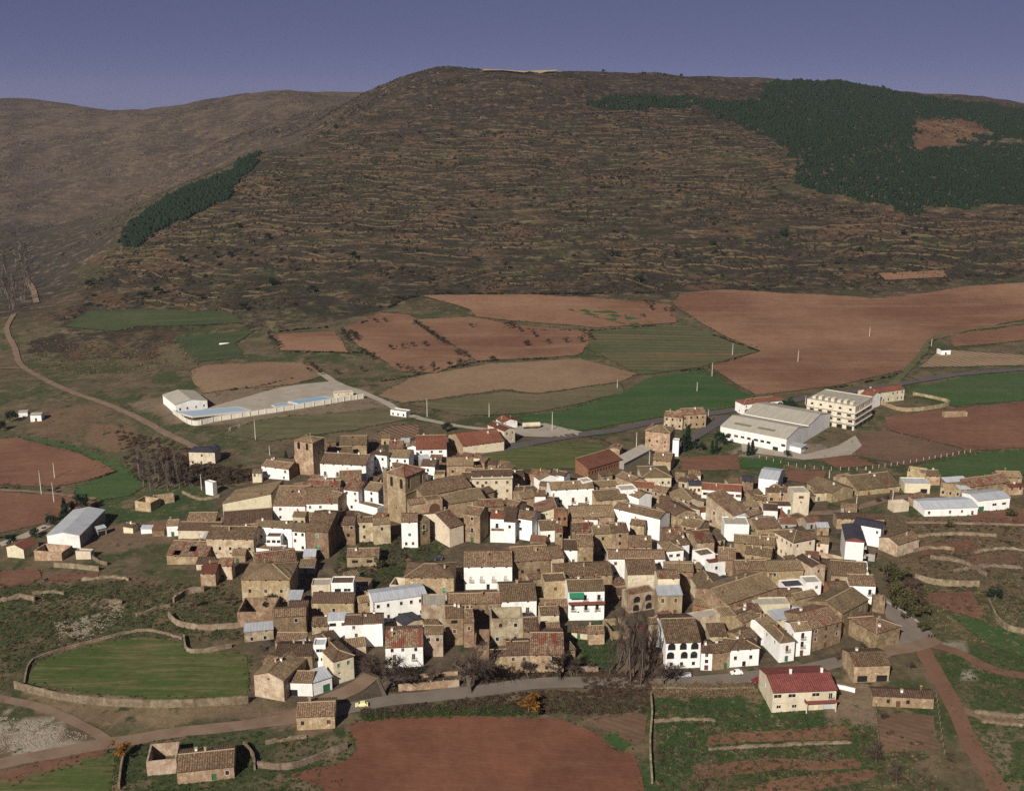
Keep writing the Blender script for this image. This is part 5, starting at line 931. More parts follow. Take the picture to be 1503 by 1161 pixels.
# ------------------------------------------------------------------ large single buildings
wh = h_('N','g',57,599,372,665,7.5,0,'w','y','g1v7o1v1',d=28,pitch=.2,name='warehouse',cat='warehouse',label='big white warehouse with twin grey gable roofs beside the gravel yard',lm='big warehouse',chim=0,over=.25)
w_, d_, H_ = wh['w'], wh['d'], wh['H']; mb = MB(); r = d_ / 2 * .2; rb = MB()
mb.face([(0, d_ + .003, -2.5), (w_, d_ + .003, -2.5), (w_, d_ + .003, H_ + .5), (0, d_ + .003, H_ + .5)])
for xx in (0, w_): mb.face([(xx, d_ + .003, -2.5), (xx, 2 * d_ + 2, -2.5), (xx, 2 * d_ + 2, H_ + .5), (xx, d_ * 1.5 + 1, H_ + .5 + r), (xx, d_ + .003, H_ + .5)])
mb.face([(0, 2 * d_ + 2, -2.5), (w_, 2 * d_ + 2, -2.5), (w_, 2 * d_ + 2, H_ + .5), (0, 2 * d_ + 2, H_ + .5)]); add(wh, 'wall', mb, ['whitewash'])
for ya, yb in ((d_ - .2, d_ * 1.5 + 1), (2 * d_ + 2.2, d_ * 1.5 + 1)): rb.face([(-.2, ya, H_ + .6), (w_ + .2, ya, H_ + .6), (w_ + .2, yb, H_ + .65 + r), (-.2, yb, H_ + .65 + r)], 0, [(0, 0), (w_, 0), (w_, 12), (0, 12)])
add(wh, 'roof', rb, ['warm_sheet'])
for k in range(2):
    mb = MB(); x0 = w_ * (.14 + .36 * k); mb.face([(x0, 4.6, H_ + 4.6 * .2 + .16), (x0 + w_ * .26, 4.6, H_ + 4.6 * .2 + .16), (x0 + w_ * .26, 6.8, H_ + 6.8 * .2 + .16), (x0, 6.8, H_ + 6.8 * .2 + .16)]); add(wh, 'roof_light', mb, ['skylight'] if 'skylight' in M else ['pasture'], wh['roof'])
mb = MB(); mb.box(w_ + .003, 5, -.5, w_ + 6, 11, 3); mb.box(w_ + .003, 4.5, 3.003, w_ + 6.6, 11.5, 3.2, 1); add(wh, 'annex', mb, ['whitewash', 'fibre_sheet'])
ho = h_('N','f',470,474,700,516,13,0,'o','y','l5/v5/v5/o5',d=27,right='v3/v3/v3/o4',left='t2/t2/t2/o1',name='apartment_block',cat='building',label='unfinished four-storey concrete block with open ground floor pillars',lm='unfinished block')
w_, d_, H_ = ho['w'], ho['d'], ho['H']; mb = MB()
for k in range(7): mb.box(w_ * (.05 + .13 * k), 4, H_ + .1, w_ * (.05 + .13 * k) + w_ * .07, 8, H_ + 1.5 + .5 * (k % 2))
add(ho, 'roof_house', mb, ['concrete'])
for zz in (H_ * .25, H_ * .5, H_ * .75):
    mb = MB(); mb.box(-.1, -.9, zz - .15, w_ + .1, -.003, zz + .1); mb.box(w_ + .003, -.9, zz - .15, w_ + .9, d_, zz + .1)
    for k in range(5): mb.box(w_ * (k + .2) / 5, -.9, zz + .103, w_ * (k + .75) / 5, -.78, zz + 1.0)
    add(ho, 'balcony', mb, ['concrete'])
vi = h_('H','g',275,978,742,950,7.2,122,'c','v','v2s1v1b1/l2z1g1',name='villa',cat='house',label='modern cream villa with plain red roof and red balcony slab',lm='red-roofed villa',chim=0,over=.7,left='w1/z',style='white',pitch=.26)
w_, d_, H_ = vi['w'], vi['d'], vi['H']; mb = MB(); mb.box(w_ * .5, -1.6, H_ * .46, w_, -.003, H_ * .46 + .18, 0); mb.box(w_ * .5, -1.6, H_ * .46 + .183, w_, -1.45, H_ * .46 + 1.0, 0); mb.box(w_ * .5, -1.44, H_ * .46 + .183, w_ * .5 + .12, -.003, H_ * .46 + 1.0, 0); add(vi, 'balcony', mb, ['red_slab'])
for xx in (.52, .98): mb = MB(); mb.box(w_ * xx - .15, -1.58, -2.5, w_ * xx + .15, -1.3, H_ * .46 - .003); add(vi, 'post', mb, ['cream_render'])
mb = MB(); mb.box(-.03, -.06, H_ * .44, w_ * .5, -.003, H_ * .44 + .25); add(vi, 'string_course', mb, ['slab'])
for cx in (.38, .88): mb = MB(); mb.box(w_ * cx - .35, d_ * .5 - .3, H_, w_ * cx + .35, d_ * .5 + .3, H_ + d_ * .13 + 1.3); mb.box(w_ * cx - .42, d_ * .5 - .37, H_ + d_ * .13 + 1.303, w_ * cx + .42, d_ * .5 + .37, H_ + d_ * .13 + 1.45); add(vi, 'chimney', mb, ['whitewash'], vi['roof'])
# trims on single houses
ah = byfeat('two tiers of round arches'); w_, H_ = ah['w'], ah['H']; mb = MB()
for zz in (H_ * .5,):
    for k in (2,):
        for q in range(14): x0 = w_ * (k + .22) / 3 + q * w_ * .04 / 3; mb.box(x0, .05, zz + .1, x0 + .06, .1, zz + 1.0)
add(ah, 'railing', mb, ['wood_green'])
rt = byfeat('red terrace'); w_, H_ = rt['w'], rt['H']; mb = MB(); mb.box(-.05, -1.7, H_ * .60, w_ + .05, -.003, H_ * .60 + .2); mb.box(-.05, -1.7, H_ * .60 + .203, w_ + .05, -1.55, H_ * .60 + 1.15); add(rt, 'terrace', mb, ['red_slab'])
mb = MB(); mb.face([(.2, -.02, H_ * .95), (w_ * .42, -.02, H_ * .95), (w_ * .42, -1.5, H_ * .84), (.2, -1.5, H_ * .84)]); mb.face([(.2, -1.5, H_ * .84), (w_ * .42, -1.5, H_ * .84), (w_ * .42, -1.5, H_ * .8), (.2, -1.5, H_ * .8)]); add(rt, 'awning', mb, ['awning_green'])
ga = byfeat('green awning end'); mb = MB(); mb.face([(ga['w'] + .05, .2, ga['H'] * .8), (ga['w'] + 2.6, .2, ga['H'] * .55), (ga['w'] + 2.6, 5, ga['H'] * .55), (ga['w'] + .05, 5, ga['H'] * .8)]); add(ga, 'awning', mb, ['awning_green'])
mbk = byfeat('red gable trim'); w_, H_, d_ = mbk['w'], mbk['H'], mbk['d']; mb = MB(); q = w_ / 2 * .3
mb.face([(-.3, -.17, H_ - .6), (w_ / 2, -.17, H_ + q - .1), (w_ / 2, -.17, H_ + q + .12), (-.3, -.17, H_ - .05)]); mb.face([(w_ + .3, -.17, H_ - .6), (w_ / 2, -.17, H_ + q - .1), (w_ / 2, -.17, H_ + q + .12), (w_ + .3, -.17, H_ - .05)]); mb.face([(0, -.16, H_ - .5), (w_, -.16, H_ - .5), (w_ / 2, -.16, H_ + q - .1)]); add(mbk, 'gable_trim', mb, ['red_slab'])
for k in range(3): mb = MB(); mb.box(w_ + .003, 1, H_ * k / 3 + .1, w_ + 1.3, d_ - 1, H_ * k / 3 + .28); mb.box(w_ + 1.2, 1, H_ * k / 3 + .283, w_ + 1.3, d_ - 1, H_ * k / 3 + 1.1); add(mbk, 'balcony', mb, ['slab'])
qh = byfeat('ochre quoins'); w_, H_ = qh['w'], qh['H']; mb = MB()
for xx in (-.01, w_ - .6):
    for k in range(12): e = .25 * (k % 2); mb.box(xx + (e if xx > 0 else 0), -.03, k * H_ / 12 + .02, xx + .61 - (0 if xx > 0 else e), -.003, (k + .92) * H_ / 12)
add(qh, 'quoins', mb, ['tan_plaster'])
th_ = byfeat('regular brown windows'); w_, H_, d_ = th_['w'], th_['H'], th_['d']; mb = MB(); mb.box(-.3, -.35, H_ + .1, w_ + .3, .3, H_ + .5); 
for k in range(5): mb.box(w_ * k / 4 - .2, -.1, H_ + .503, w_ * k / 4 + .2, .25, H_ + 1.1)
add(th_, 'cornice', mb, ['cream_render'])
# fallen roofs: rubble inside the big ruins is loose stuff
# ------------------------------------------------------------------ walls, fences, pools
def wall_line(pp, h, t=.5, mat='dry_stone', label='', name='stone_wall', cat='wall', pil=None, step=2.0, rag=.15, group=None):
    c = spline(pp, step); rt_ = link(name, None, loc=(c[0].x, c[0].y, float(zat(c[0].x, c[0].y)))); o = rt_.location
    mb = MB(); prev = None
    for i, p in enumerate(c):
        d = (c[min(i + 1, len(c) - 1)] - c[max(i - 1, 0)]).normalized(); n = Vector((-d.y, d.x)) * t / 2; zz = float(zat(p.x, p.y)); top = zz + h + random.uniform(-rag, rag)
        cur = [Vector((p.x + s_ * n.x, p.y + s_ * n.y, q)) - o for s_, q in ((-1, zz - 1), (-1, top), (1, top), (1, zz - 1))]
        if prev:
            for k in range(3): mb.face([prev[k], cur[k], cur[k + 1], prev[k + 1]])
        else: mb.face(cur)
        prev = cur
    mb.face(prev); link('wall_body', mb.mesh('wall_body', [mat]), rt_)
    if pil:
        def mk():
            b_ = MB(); b_.box(-.22, -.42, -1, .22, .42, h + .25); return b_.mesh('pilaster', [mat])
        me = shared(('pil', h, mat), mk); acc = 0
        for a, b in zip(c, c[1:]):
            acc += (b - a).length
            if acc >= pil: acc = 0; q = link('pilaster', me, rt_, Vector((b.x, b.y, float(zat(b.x, b.y)))) - o, math.atan2(b.y - a.y, b.x - a.x))
    return tag(rt_, label, cat, group)
for pp, h, mt, lb in [([(22,1010),(60,1020),(110,1030),(230,1038),(365,1032)], 2.6, 'dry_stone', 'long pale retaining wall under the striped green field'), ([(36,1004),(42,978),(60,964),(130,944),(210,926),(268,938)], .9, 'dry_stone', 'low stone wall round the back of the striped green field'),
  ([(270,936),(275,956),(300,958),(340,950)], 1.6, 'dry_stone', 'stepped corner wall of the striped green field'), ([(248,905),(262,918),(300,924),(350,921)], 2.0, 'dry_stone', 'curved stone wall below the bushy knoll'), ([(955,1022),(957,1050),(954,1095),(957,1150)], 1.6, 'dry_stone', 'straight stone wall between red field and green plots'),
  ([(585,1014),(640,1010),(674,1007)], 2.4, 'tan_plaster', 'roadside retaining wall under the mottled roof house'), ([(590,996),(640,992),(672,990)], 1.3, 'tan_plaster', 'upper garden wall under the mottled roof house'), ([(835,985),(878,986)], 2.0, 'dry_stone', 'short pale garden wall by the bare poplars'),
  ([(1343,850),(1380,859),(1437,861)], 2.4, 'dry_stone', 'pale stone retaining wall in the east gardens'), ([(1365,820),(1410,826),(1448,846)], 1.5, 'dry_stone', 'curving earth bank wall in the east gardens'), ([(1347,789),(1400,785),(1462,788)], 1.4, 'dry_stone', 'upper stone bank wall in the east gardens'), ([(1330,768),(1420,770),(1503,772),(1580,776)], .8, 'dry_stone', 'low wall along the lane under the farm shed'),
  ([(378,1126),(428,1128),(480,1109),(510,1098)], 2.0, 'dry_stone', 'rough stone wall at the tip of the red field'), ([(80,832),(146,838)], 2.0, 'dry_stone', 'straight field wall below the blank white hall'), ([(134,818),(145,826),(158,830)], 1.5, 'dry_stone', 'angled yard wall below the blank white hall'), ([(268,724),(295,734),(322,730)], 1.3, 'dry_stone', 'low wall round the small lawn by the transformer hut'),
  ([(958,1011),(1030,1012),(1108,1010)], .6, 'dry_stone', 'low kerb wall along the lower road'), ([(1210,1006),(1240,1012),(1255,1016)], 1.4, 'whitewash', 'short white wall beside the red-roofed villa'), ([(1291,593),(1331,604),(1393,594),(1340,580)], 2.2, 'tan_plaster', 'walled garden of the long roadside building'), ([(1194,815),(1240,825),(1262,832)], 2.0, 'patchy_plaster', 'pale lane wall beside the wide-eaved villa'), ([(350,815),(380,812)], 1.5, 'dry_stone', 'short wall under the peeling plaster house'), ([(1290,878),(1322,896),(1352,917)], .5, 'grey_cement', 'low kerb round the outer bend of the street'), ([(1450,885),(1462,910),(1480,925),(1503,930)], 2.2, 'dry_stone', 'crumbled stone wall beside the bright green strip'), ([(175,1158),(178,1130),(182,1110)], 1.5, 'dry_stone', 'stone wall remnant beside the lone barn'), ([(358,1095),(372,1112),(374,1130)], 1.8, 'dry_stone', 'rough wall end beyond the lone barn')]:
    wall_line(pp, h, .55, mt, lb)
for pp, h, lb in [([(0,884),(30,878),(52,882)],1.6,'broken bank wall at the west edge of the waste ground'), ([(48,872),(80,870),(95,873)],1.2,'short earth bank wall above the waste ground'), ([(120,852),(165,848),(190,852)],1.0,'low tumbled wall below the yard of the white hall'), ([(200,905),(235,893),(250,890)],1.2,'tumbled stone bank rising to the knoll'), ([(135,892),(160,884),(180,886)],1.3,'curved rim wall above the pale rubble'), ([(255,885),(275,872),(300,868)],2.2,'ruined curved wall round the bushy knoll top'), ([(1340,810),(1365,806),(1400,808)],1.3,'broken terrace wall under the crumbling barn'), ([(1430,812),(1470,806),(1503,808)],1.0,'low terrace wall between brown plots at the east edge'), ([(1400,840),(1450,832),(1500,835)],1.1,'long tumbled terrace wall in the east gardens'), ([(1430,1046),(1470,1052),(1503,1054)],1.2,'pale bank wall above the side track'), ([(1440,1060),(1465,1062),(1500,1066)],.8,'low broken wall below the side track'), ([(390,1092),(420,1086),(450,1082)],.9,'tumbled stones along the dirt road fork'), ([(960,1060),(1010,1056),(1050,1058)],.7,'overgrown stone bank between the green plots'), ([(1040,1100),(1150,1094),(1250,1090)],.7,'long overgrown bank across the green plots')]:
    wall_line(pp, h, .8, 'dry_stone', lb, rag=.4, step=1.4)
wall_line([(254,607),(282,624),(320,618),(400,606),(470,595),(533,585)], 2.8, .25, 'pale_concrete', 'panelled concrete wall with pilasters round the swimming pools', 'pool_wall', 'wall', pil=4.2, rag=0)
def fence(pp, gap, h, label, mat='pole_concrete', wires=2):
    c = spline(pp, 1.0); rt_ = link('fence', None, loc=(c[0].x, c[0].y, float(zat(c[0].x, c[0].y)))); o = rt_.location
    def mk(): b_ = MB(); b_.box(-.09, -.09, -.5, .09, .09, h); return b_.mesh('post', [mat])
    me = shared(('post', h, mat), mk); acc = gap; last = None; mb = MB()
    for a, b in zip(c, c[1:]):
        acc += (b - a).length
        if acc >= gap:
            acc = 0; q = Vector((b.x, b.y, float(zat(b.x, b.y)))) - o; link('post', me, rt_, q)
            if last is not None:
                for k in range(wires): zz = h * (.45 + .5 * k); mb.tube([last + Vector((0, 0, zz)), q + Vector((0, 0, zz))], [.02, .02], 3, cap=False)
            last = q
    link('wire', mb.mesh('wire', ['iron']), rt_); return tag(rt_, label, 'fence')
fence([(1112,672),(1160,684),(1220,690),(1270,690)], 3.6, 1.8, 'concrete post fence behind the gardens of the big warehouse'); fence([(1269,690),(1341,679),(1426,664)], 3.8, 1.8, 'concrete post fence under the brown vineyard plot'); fence([(1283,1012),(1287,1060),(1291,1108)], 3, 1.6, 'post fence on the inner side of the vegetable plots', 'pole_wood'); fence([(1374,1020),(1382,1080),(1386,1110)], 3, 1.6, 'post fence beside the red track', 'pole_wood'); fence([(590,1010),(674,1004)], 3.2, 2.0, 'white post railing on the roadside retaining wall')
def pool(pp, water, label):
    w = wpoly(pp); cx = sum(p[0] for p in w) / len(w); cy = sum(p[1] for p in w) / len(w); z_ = max(float(lift(*p)) for p in w) + .35
    rt_ = link('swimming_pool', None, loc=(cx, cy, z_)); mb = MB(); q = [(p[0] - cx, p[1] - cy) for p in w]; mb.face([(p[0], p[1], .02) for p in q]); link('water', mb.mesh('water', [water]), rt_)
    mb = MB(); n = len(q)
    for i in range(n):
        a, b = Vector(q[i]), Vector(q[(i + 1) % n]); e = a * 1.04; f = b * 1.04; mb.face([(a.x, a.y, .12), (b.x, b.y, .12), (f.x, f.y, .12), (e.x, e.y, .12)]); mb.face([(e.x, e.y, .12), (f.x, f.y, .12), (f.x, f.y, -1), (e.x, e.y, -1)]); mb.face([(a.x, a.y, .12), (b.x, b.y, .12), (b.x, b.y, -.1), (a.x, a.y, -.1)])
    link('rim', mb.mesh('rim', ['slab']), rt_); tag(rt_, label, 'pool')
pool([(260,611),(284,617),(367,604),(347,599)], 'pool_dry', 'large pale blue court surface beside the white farm hall'); pool([(424,592),(474,584),(489,586),(438,595)], 'pool_water', 'long bright blue swimming pool inside the panelled wall'); pool([(399,597),(420,593),(427,595),(404,599)], 'pool_water', 'small bright blue paddling pool beside the long pool')
h_('K','f',415,672,520,664,3,0,'c','y','s2',d=5,name='changing_hut',cat='hut',label='low flat changing hut behind the long bright pool')

# ------------------------------------------------------------------ trees
def bare_mesh(seed, form):
    """trunk+limbs mesh and twig mesh of a leafless tree, unit height 1"""
    R = random.Random(seed); tb = MB(); tw_v = []; tw_f = []
    def twig(p, d, l, wd):
        q = p + d * l; s = d.orthogonal().normalized() * wd; k = len(tw_v); tw_v.extend([p - s, p + s, q]); tw_f.append((k, k + 1, k + 2))
    def grow(p, d, l, r, lev):
        mid = p + d * l * .5 + Vector((R.gauss(0, 1), R.gauss(0, 1), 0)) * l * .06; q = p + d * l
        tb.tube([p, mid, q], [r, r * .8, r * .55], 5 if lev == 0 else 3, cap=False)
        n = {0: 9, 1: 7, 2: 7}[lev] if form != 'poplar' else {0: 16, 1: 5, 2: 5}[lev]
        for i in range(n):
            t = (.18 if form == 'poplar' else .4) + (.82 if form == 'poplar' else .6) * i / (n - 1) if lev == 0 else .25 + .75 * i / n
            b = p + d * l * min(t, 1); ax = Vector((R.gauss(0, 1), R.gauss(0, 1), R.gauss(0, .4))).normalized()
            spread = .28 if form == 'poplar' else .85; nd = (d * (1.0 if lev else .75) + ax * spread + Vector((0, 0, .18))).normalized()
            if lev < 2: grow(b, nd, l * ((.24 if form == 'poplar' else .46) if lev == 0 else .55) * R.uniform(.7, 1.15), r * .4, lev + 1)
            else:
                for _ in range(2 if form == 'poplar' else 3): twig(b, (nd + Vector((R.gauss(0, .45), R.gauss(0, .45), R.gauss(0, .4)))).normalized(), l * R.uniform(.5, 1.1), .0026 if form == 'poplar' else .003)
    grow(Vector((0, 0, -.02)), Vector((R.gauss(0, .04), R.gauss(0, .04), 1)).normalized(), .9 if form == 'poplar' else .52, .013 if form == 'poplar' else .024, 0)
    return tb, (np.array([tuple(v) for v in tw_v]), np.array(tw_f))
def tree_protos(form, n, bark, twig):
    out = []
    for k in range(n):
        tb, (v, f) = bare_mesh(k + 10 * len(form), form); out.append((tb.mesh('trunk', [bark]), fastmesh('crown', v, f, [twig])))
    return out
PR = {'poplar': tree_protos('poplar', 4, 'bark', 'bare_twig'), 'round': tree_protos('round', 4, 'bark', 'bare_twig'), 'grove': tree_protos('poplar', 3, 'pale_trunk', 'pale_twig')}
def leafy(seed, mat, n, form):
    R = np.random.default_rng(seed); c = []; 
    lob = R.normal(size=(9, 3)) * np.array([.2, .2, .13]); lob[:, 2] += .62
    for i in range(n):
        if form == 'cypress': t = R.random(); rr = .13 * (1 - t) ** .55 * R.uniform(.5, 1.1); a = R.random() * 6.28; p = np.array([rr * math.cos(a), rr * math.sin(a), .05 + .95 * t])
        elif form == 'conifer': t = R.random() ** 1.3; rr = .27 * (1 - t) * R.uniform(.35, 1.1) + .01; a = R.random() * 6.28; p = np.array([rr * math.cos(a), rr * math.sin(a), .08 + .92 * t])
        else: d = R.normal(size=3); d /= np.linalg.norm(d); p = lob[R.integers(9)] + d * .17 * R.random() ** .4
        s = .045; a_, b_ = R.normal(size=3) * s, R.normal(size=3) * s; c.append((p + a_, p + b_, p - a_ * .6 - b_ * .6))
    v = np.array(c).reshape(-1, 3); return fastmesh('crown', v, np.arange(len(v)).reshape(-1, 3), [mat])
def trunk_mesh(r=.035, h=.55):
    mb = MB(); mb.tube([(0, 0, -.03), (.01, 0, h * .5), (0, .01, h)], [r, r * .8, r * .45], 6)
    for a in range(4): mb.tube([(0, 0, h * .6), (.16 * math.cos(a * 1.6), .16 * math.sin(a * 1.6), h * 1.15)], [r * .45, r * .2], 4)
    return mb.mesh('trunk', ['bark'])
TR = trunk_mesh(); TRC = (lambda: (lambda mb: (mb.tube([(0, 0, -.03), (0, 0, .8)], [.03, .008], 6), mb.mesh('trunk', ['bark']))[1])(MB()))()
PR['olive'] = [(TR, leafy(k, 'olive_leaf', 130, 'round')) for k in range(3)]; PR['leafy'] = [(TR, leafy(k + 5, 'olive_green', 500, 'round')) for k in range(2)]
PR['cypress'] = [(TRC, leafy(k + 9, 'conifer_leaf', 420, 'cypress')) for k in range(2)]; PR['conifer'] = [(TRC, leafy(k + 12, 'conifer_leaf', 420, 'conifer')) for k in range(2)]; PR['dark'] = [(TR, leafy(k + 15, 'conifer_leaf', 420, 'round')) for k in range(2)]; PR['rust'] = [(TR, leafy(k + 18, 'rust_leaf', 420, 'round')) for k in range(1)]
def tree(form, px, py, h, label, name='tree', group=None, wide=1.0, cat='tree'):
    p = P(px, py); t, c = PR[form][random.randrange(len(PR[form]))]; rt_ = link(name, None, loc=p, rotz=random.uniform(0, 6.28)); rt_.scale = (h * wide, h * wide, h)
    link('trunk', t, rt_); link('crown', c, rt_); return tag(rt_, label, cat, group)
for x_, y_, hh_ in [(905,985,19),(918,991,22),(931,993,23),(946,990,20),(926,1003,20),(940,1006,17),(958,988,14),(895,990,12)]: tree('poplar', x_, y_, hh_, 'tall bare poplar in the clump beside the arcaded house', 'poplar_tree', 'tall bare poplars by the arcaded house', 1.0)
for x_, y_, hh_, lb in [(566,1021,22,'spreading bare tree at the roadside before the mottled roof house'), (690,1017,21,'spreading bare tree at the roadside before the tall ruin'), (716,1004,8,'small bare tree against the tall roofless ruin'), (822,999,15,'bare tree at the corner of the broad mottled roof'), (715,856,10,'bare tree in front of the four-balcony white house'), (700,858,7,'smaller bare tree in front of the four-balcony white house'), (975,1006,12,'leaning bare tree before the arcaded house'), (992,1002,10,'bare tree with pale trunk by the arcaded house wall'), (403,952,6,'bushy bare tree behind the gable end house'), (385,958,4,'low bare bush by the stone enclosure'), (288,892,5,'bare bush on the knoll below the big hipped house'), (340,890,6,'bare bush beside the big hipped house wall'), (1265,955,5,'bare bush in the lane by the corner barn'), (1228,972,5,'bare bush beneath the stacked iron balconies'), (1335,985,5,'round bare bush beside the yard barn'), (1300,735,5,'bare bush before the great low barn'), (1288,739,5,'twin bare bush before the great low barn'), (1296,1060,5,'bare shrub at the fenced vegetable plots'), (1285,1120,8,'tall bare shrub at the foot of the vegetable plots'), (1315,1150,7,'bare shrub below the vegetable plots'), (625,835,6,'bare tree in the green hollow below the church'), (590,822,6,'bare bush in the hollow beside the narrow tall house'), (1270,812,4,'bare bush by the modern block')]:
    tree('round', x_, y_, hh_, lb, 'bare_tree', None, 1.5 if hh_ > 11 else 1.25)
gp = sample([(188,690),(262,690),(272,722),(205,724)], 21)
def tree_at(form, p, h, label, name, group, wide=1.0):
    t, c = PR[form][random.randrange(len(PR[form]))]; rt_ = link(name, None, loc=p, rotz=random.uniform(0, 6.28)); rt_.scale = (h * wide, h * wide, h); link('trunk', t, rt_); link('crown', c, rt_); return tag(rt_, label, 'tree', group)
for p in gp: tree_at('grove', p, random.uniform(9, 13.5), 'slim pale-trunked bare poplar in the streamside grove', 'poplar_tree', 'streamside poplar grove')
for p in sample([(560,1008),(690,994),(830,986),(900,984),(902,992),(780,996),(690,1004),(575,1018)], 13): tree_at('round', p, random.uniform(4, 9), 'leafless roadside tree between the lower road and village fronts', 'bare_tree', 'leafless trees along the lower road', 1.3)
for p in sample([(1300,840),(1345,860),(1360,905),(1330,895)], 9): tree_at('round', p, random.uniform(4, 7), 'leafless tree in the thicket inside the street bend', 'bare_tree', 'leafless trees at the street bend', 1.25)
for p in sample([(250,685),(300,700),(368,690),(372,706),(300,716),(245,712)], 26): tree_at('round', p, random.uniform(5, 9), 'leafless tree in the brown thicket below the pale villa', 'bare_tree', 'thicket trees below the villa', 1.1)
for p in sample([(0,385),(40,370),(50,430),(20,460),(0,460)], 30): tree_at('grove', p, random.uniform(14, 20), 'bare poplar in the shady side valley', 'poplar_tree', 'side valley poplars', 1.3)
for x_, y_, hh_, lb in [(1310,884,9,'olive green tree at the start of the curving street bank'), (1326,898,10,'olive green tree with thick pale trunk on the street bank'), (1341,910,8,'olive green tree halfway down the street bank'), (1315,856,8,'olive green tree under the modern block'), (1356,928,5,'low olive green tree at the end of the street bank'), (1302,846,6,'small olive green tree behind the white street bend house')]: tree('leafy', x_, y_, hh_, lb, 'leafy_tree', None, 1.1)
for x_, y_, hh_, lb, fm in [(1009,660,13,'tallest dark cypress beside the big tan block','cypress'), (1003,663,9,'shorter dark cypress beside the big tan block','cypress'), (1045,666,7,'dark cypress in the warehouse garden','cypress'), (1051,665,7,'second dark cypress in the warehouse garden','cypress'), (1060,653,8,'round dark evergreen at the warehouse corner','dark'), (1104,668,8,'dark cypress near the warehouse doorway','cypress'), (1098,669,7,'shorter cypress near the warehouse doorway','cypress'), (1155,671,4,'small round evergreen at the gravel yard edge','dark'), (1020,660,5,'low evergreen shrub between cypresses and warehouse','dark'), (1030,662,5,'low evergreen shrub in the warehouse garden','dark'), (1144,613,9,'dark evergreen between red hipped house and warehouse','dark'), (1156,611,11,'tallest dark evergreen behind the warehouse roof','dark'), (1167,614,9,'dark evergreen beside the unfinished block','dark'), (1098,612,5,'low evergreen before the red hipped house','dark'), (1217,622,4,'small evergreen under the unfinished block','dark'), (96,762,10,'narrow dark conifer behind the blank white hall','conifer'), (121,753,10,'broad dark conifer behind the blank white hall','dark'), (108,757,7,'smaller conifer between the two behind the white hall','conifer'), (80,775,7,'dark conifer beside the lane by the white hall','dark'), (50,790,5,'low dark conifer beside the lane','dark'), (20,800,6,'dark bushy tree at the lane end','dark'), (420,676,5,'small dark fir below the square stone tower','conifer'), (655,634,6,'round grey-green tree behind the long red hall','dark'), (1059,810,5,'small dark fir on the street by the white terraces','conifer'), (1117,822,5,'small dark fir before the wide-eaved villa','conifer'), (396,893,6,'dark ivy-green bush against the big hipped house','dark'), (535,860,5,'dark green bush in the hollow under the church','dark'), (560,835,5,'green bush in the hollow beside the low two-window house','leafy'), (605,850,5,'green bush on the rim of the hollow','leafy'), (1485,760,5,'green bush beside the tall white garage','leafy'), (15,620,8,'dark round tree by the pale ruined hut','dark'), (5,632,7,'dark bushy tree at the field corner by the huts','dark'), (1460,880,5,'dark bush over the bright green strip','dark'), (1395,776,4,'round green bush on the garden terrace','leafy')]:
    tree(fm, x_, y_, hh_, lb, 'evergreen_tree' if fm != 'leafy' else 'bush', None, 1.15 if fm in ('dark', 'leafy') else 1.0)
tree('rust', 776,1046,5.5,'rust orange bush at the edge of the bramble bank','bush',None,1.6,'bush'); tree('rust',181,1112,4.5,'rust orange bush beside the lone barn','bush',None,1.5,'bush')
ol = [('K', q) for q in [(645,280),(695,277),(730,430),(790,424),(850,414),(918,411),(1100,458),(1128,468),(1285,490),(605,472),(582,458),(622,484),(830,550),(892,546),(960,543),(770,530),(1055,528),(1170,308),(1475,408),(1120,520),(1400,310),(1370,302)]]
ol += [('K', (465 + 6 * k, 340 + 10 * k)) for k in range(6)] + [('K', (512 + 8 * k, 342 + 9 * k)) for k in range(5)] + [('K', (860 + 13.5 * k, 288 + 9 * k)) for k in range(14)] + [('K', (55 + 10 * k, 360 + 12 * k)) for k in range(6)]
ol += [('T', q) for q in [(245,362),(325,398),(410,393),(495,391),(510,346),(565,376),(195,408),(105,302),(165,332),(855,173),(890,183),(890,213),(960,218),(15,490),(540,365),(840,250)]]
for zn, (x_, y_) in ol:
    ox, oy, k = ZONES[zn]; tree('olive', ox + x_ / k, oy + y_ / k, random.uniform(4.5, 6.5), 'small dark orchard tree in the red upper fields', 'orchard_tree', 'orchard trees in the upper fields', 1.25)
for p in sample([(380,530),(450,532),(480,548),(540,540),(540,560),(480,560)], 8): tree_at('olive', p, 4.5, 'small dark orchard tree in the red upper fields', 'orchard_tree', 'orchard trees in the upper fields', 1.2)
hb = [(350,336),(432,345),(395,352),(340,378),(268,386),(318,380),(372,378),(480,198),(492,190),(513,168),(525,160),(500,178),(572,305),(490,335),(505,330),(497,350),(610,370),(700,385),(745,395),(510,395),(520,380),(902,378),(1130,355),(1148,348),(1098,360),(1046,362),(1205,392),(990,375),(1262,370),(1275,352),(1150,262),(1192,290),(860,400),(938,415),(460,430),(398,420),(360,455),(210,438),(230,432),(130,420),(295,440),(640,310),(690,305),(570,410),(1325,345),(1360,340),(1290,330),(1210,310)]
for x_, y_ in hb: tree('dark' if random.random() < .5 else 'olive', x_, y_, random.uniform(6, 9), 'dark evergreen oak standing on the terraced hillside', 'oak_tree', 'evergreen oaks on the hillside', 1.35)
for x_, y_ in [(1000,113),(1040,116),(975,112),(1190,121),(1200,121),(1215,123),(1390,148),(885,106),(945,110)]: tree('dark', x_, y_ + 1.5, 7, 'lone dark tree on the hill skyline', 'oak_tree', 'lone trees on the skyline', 1.2)

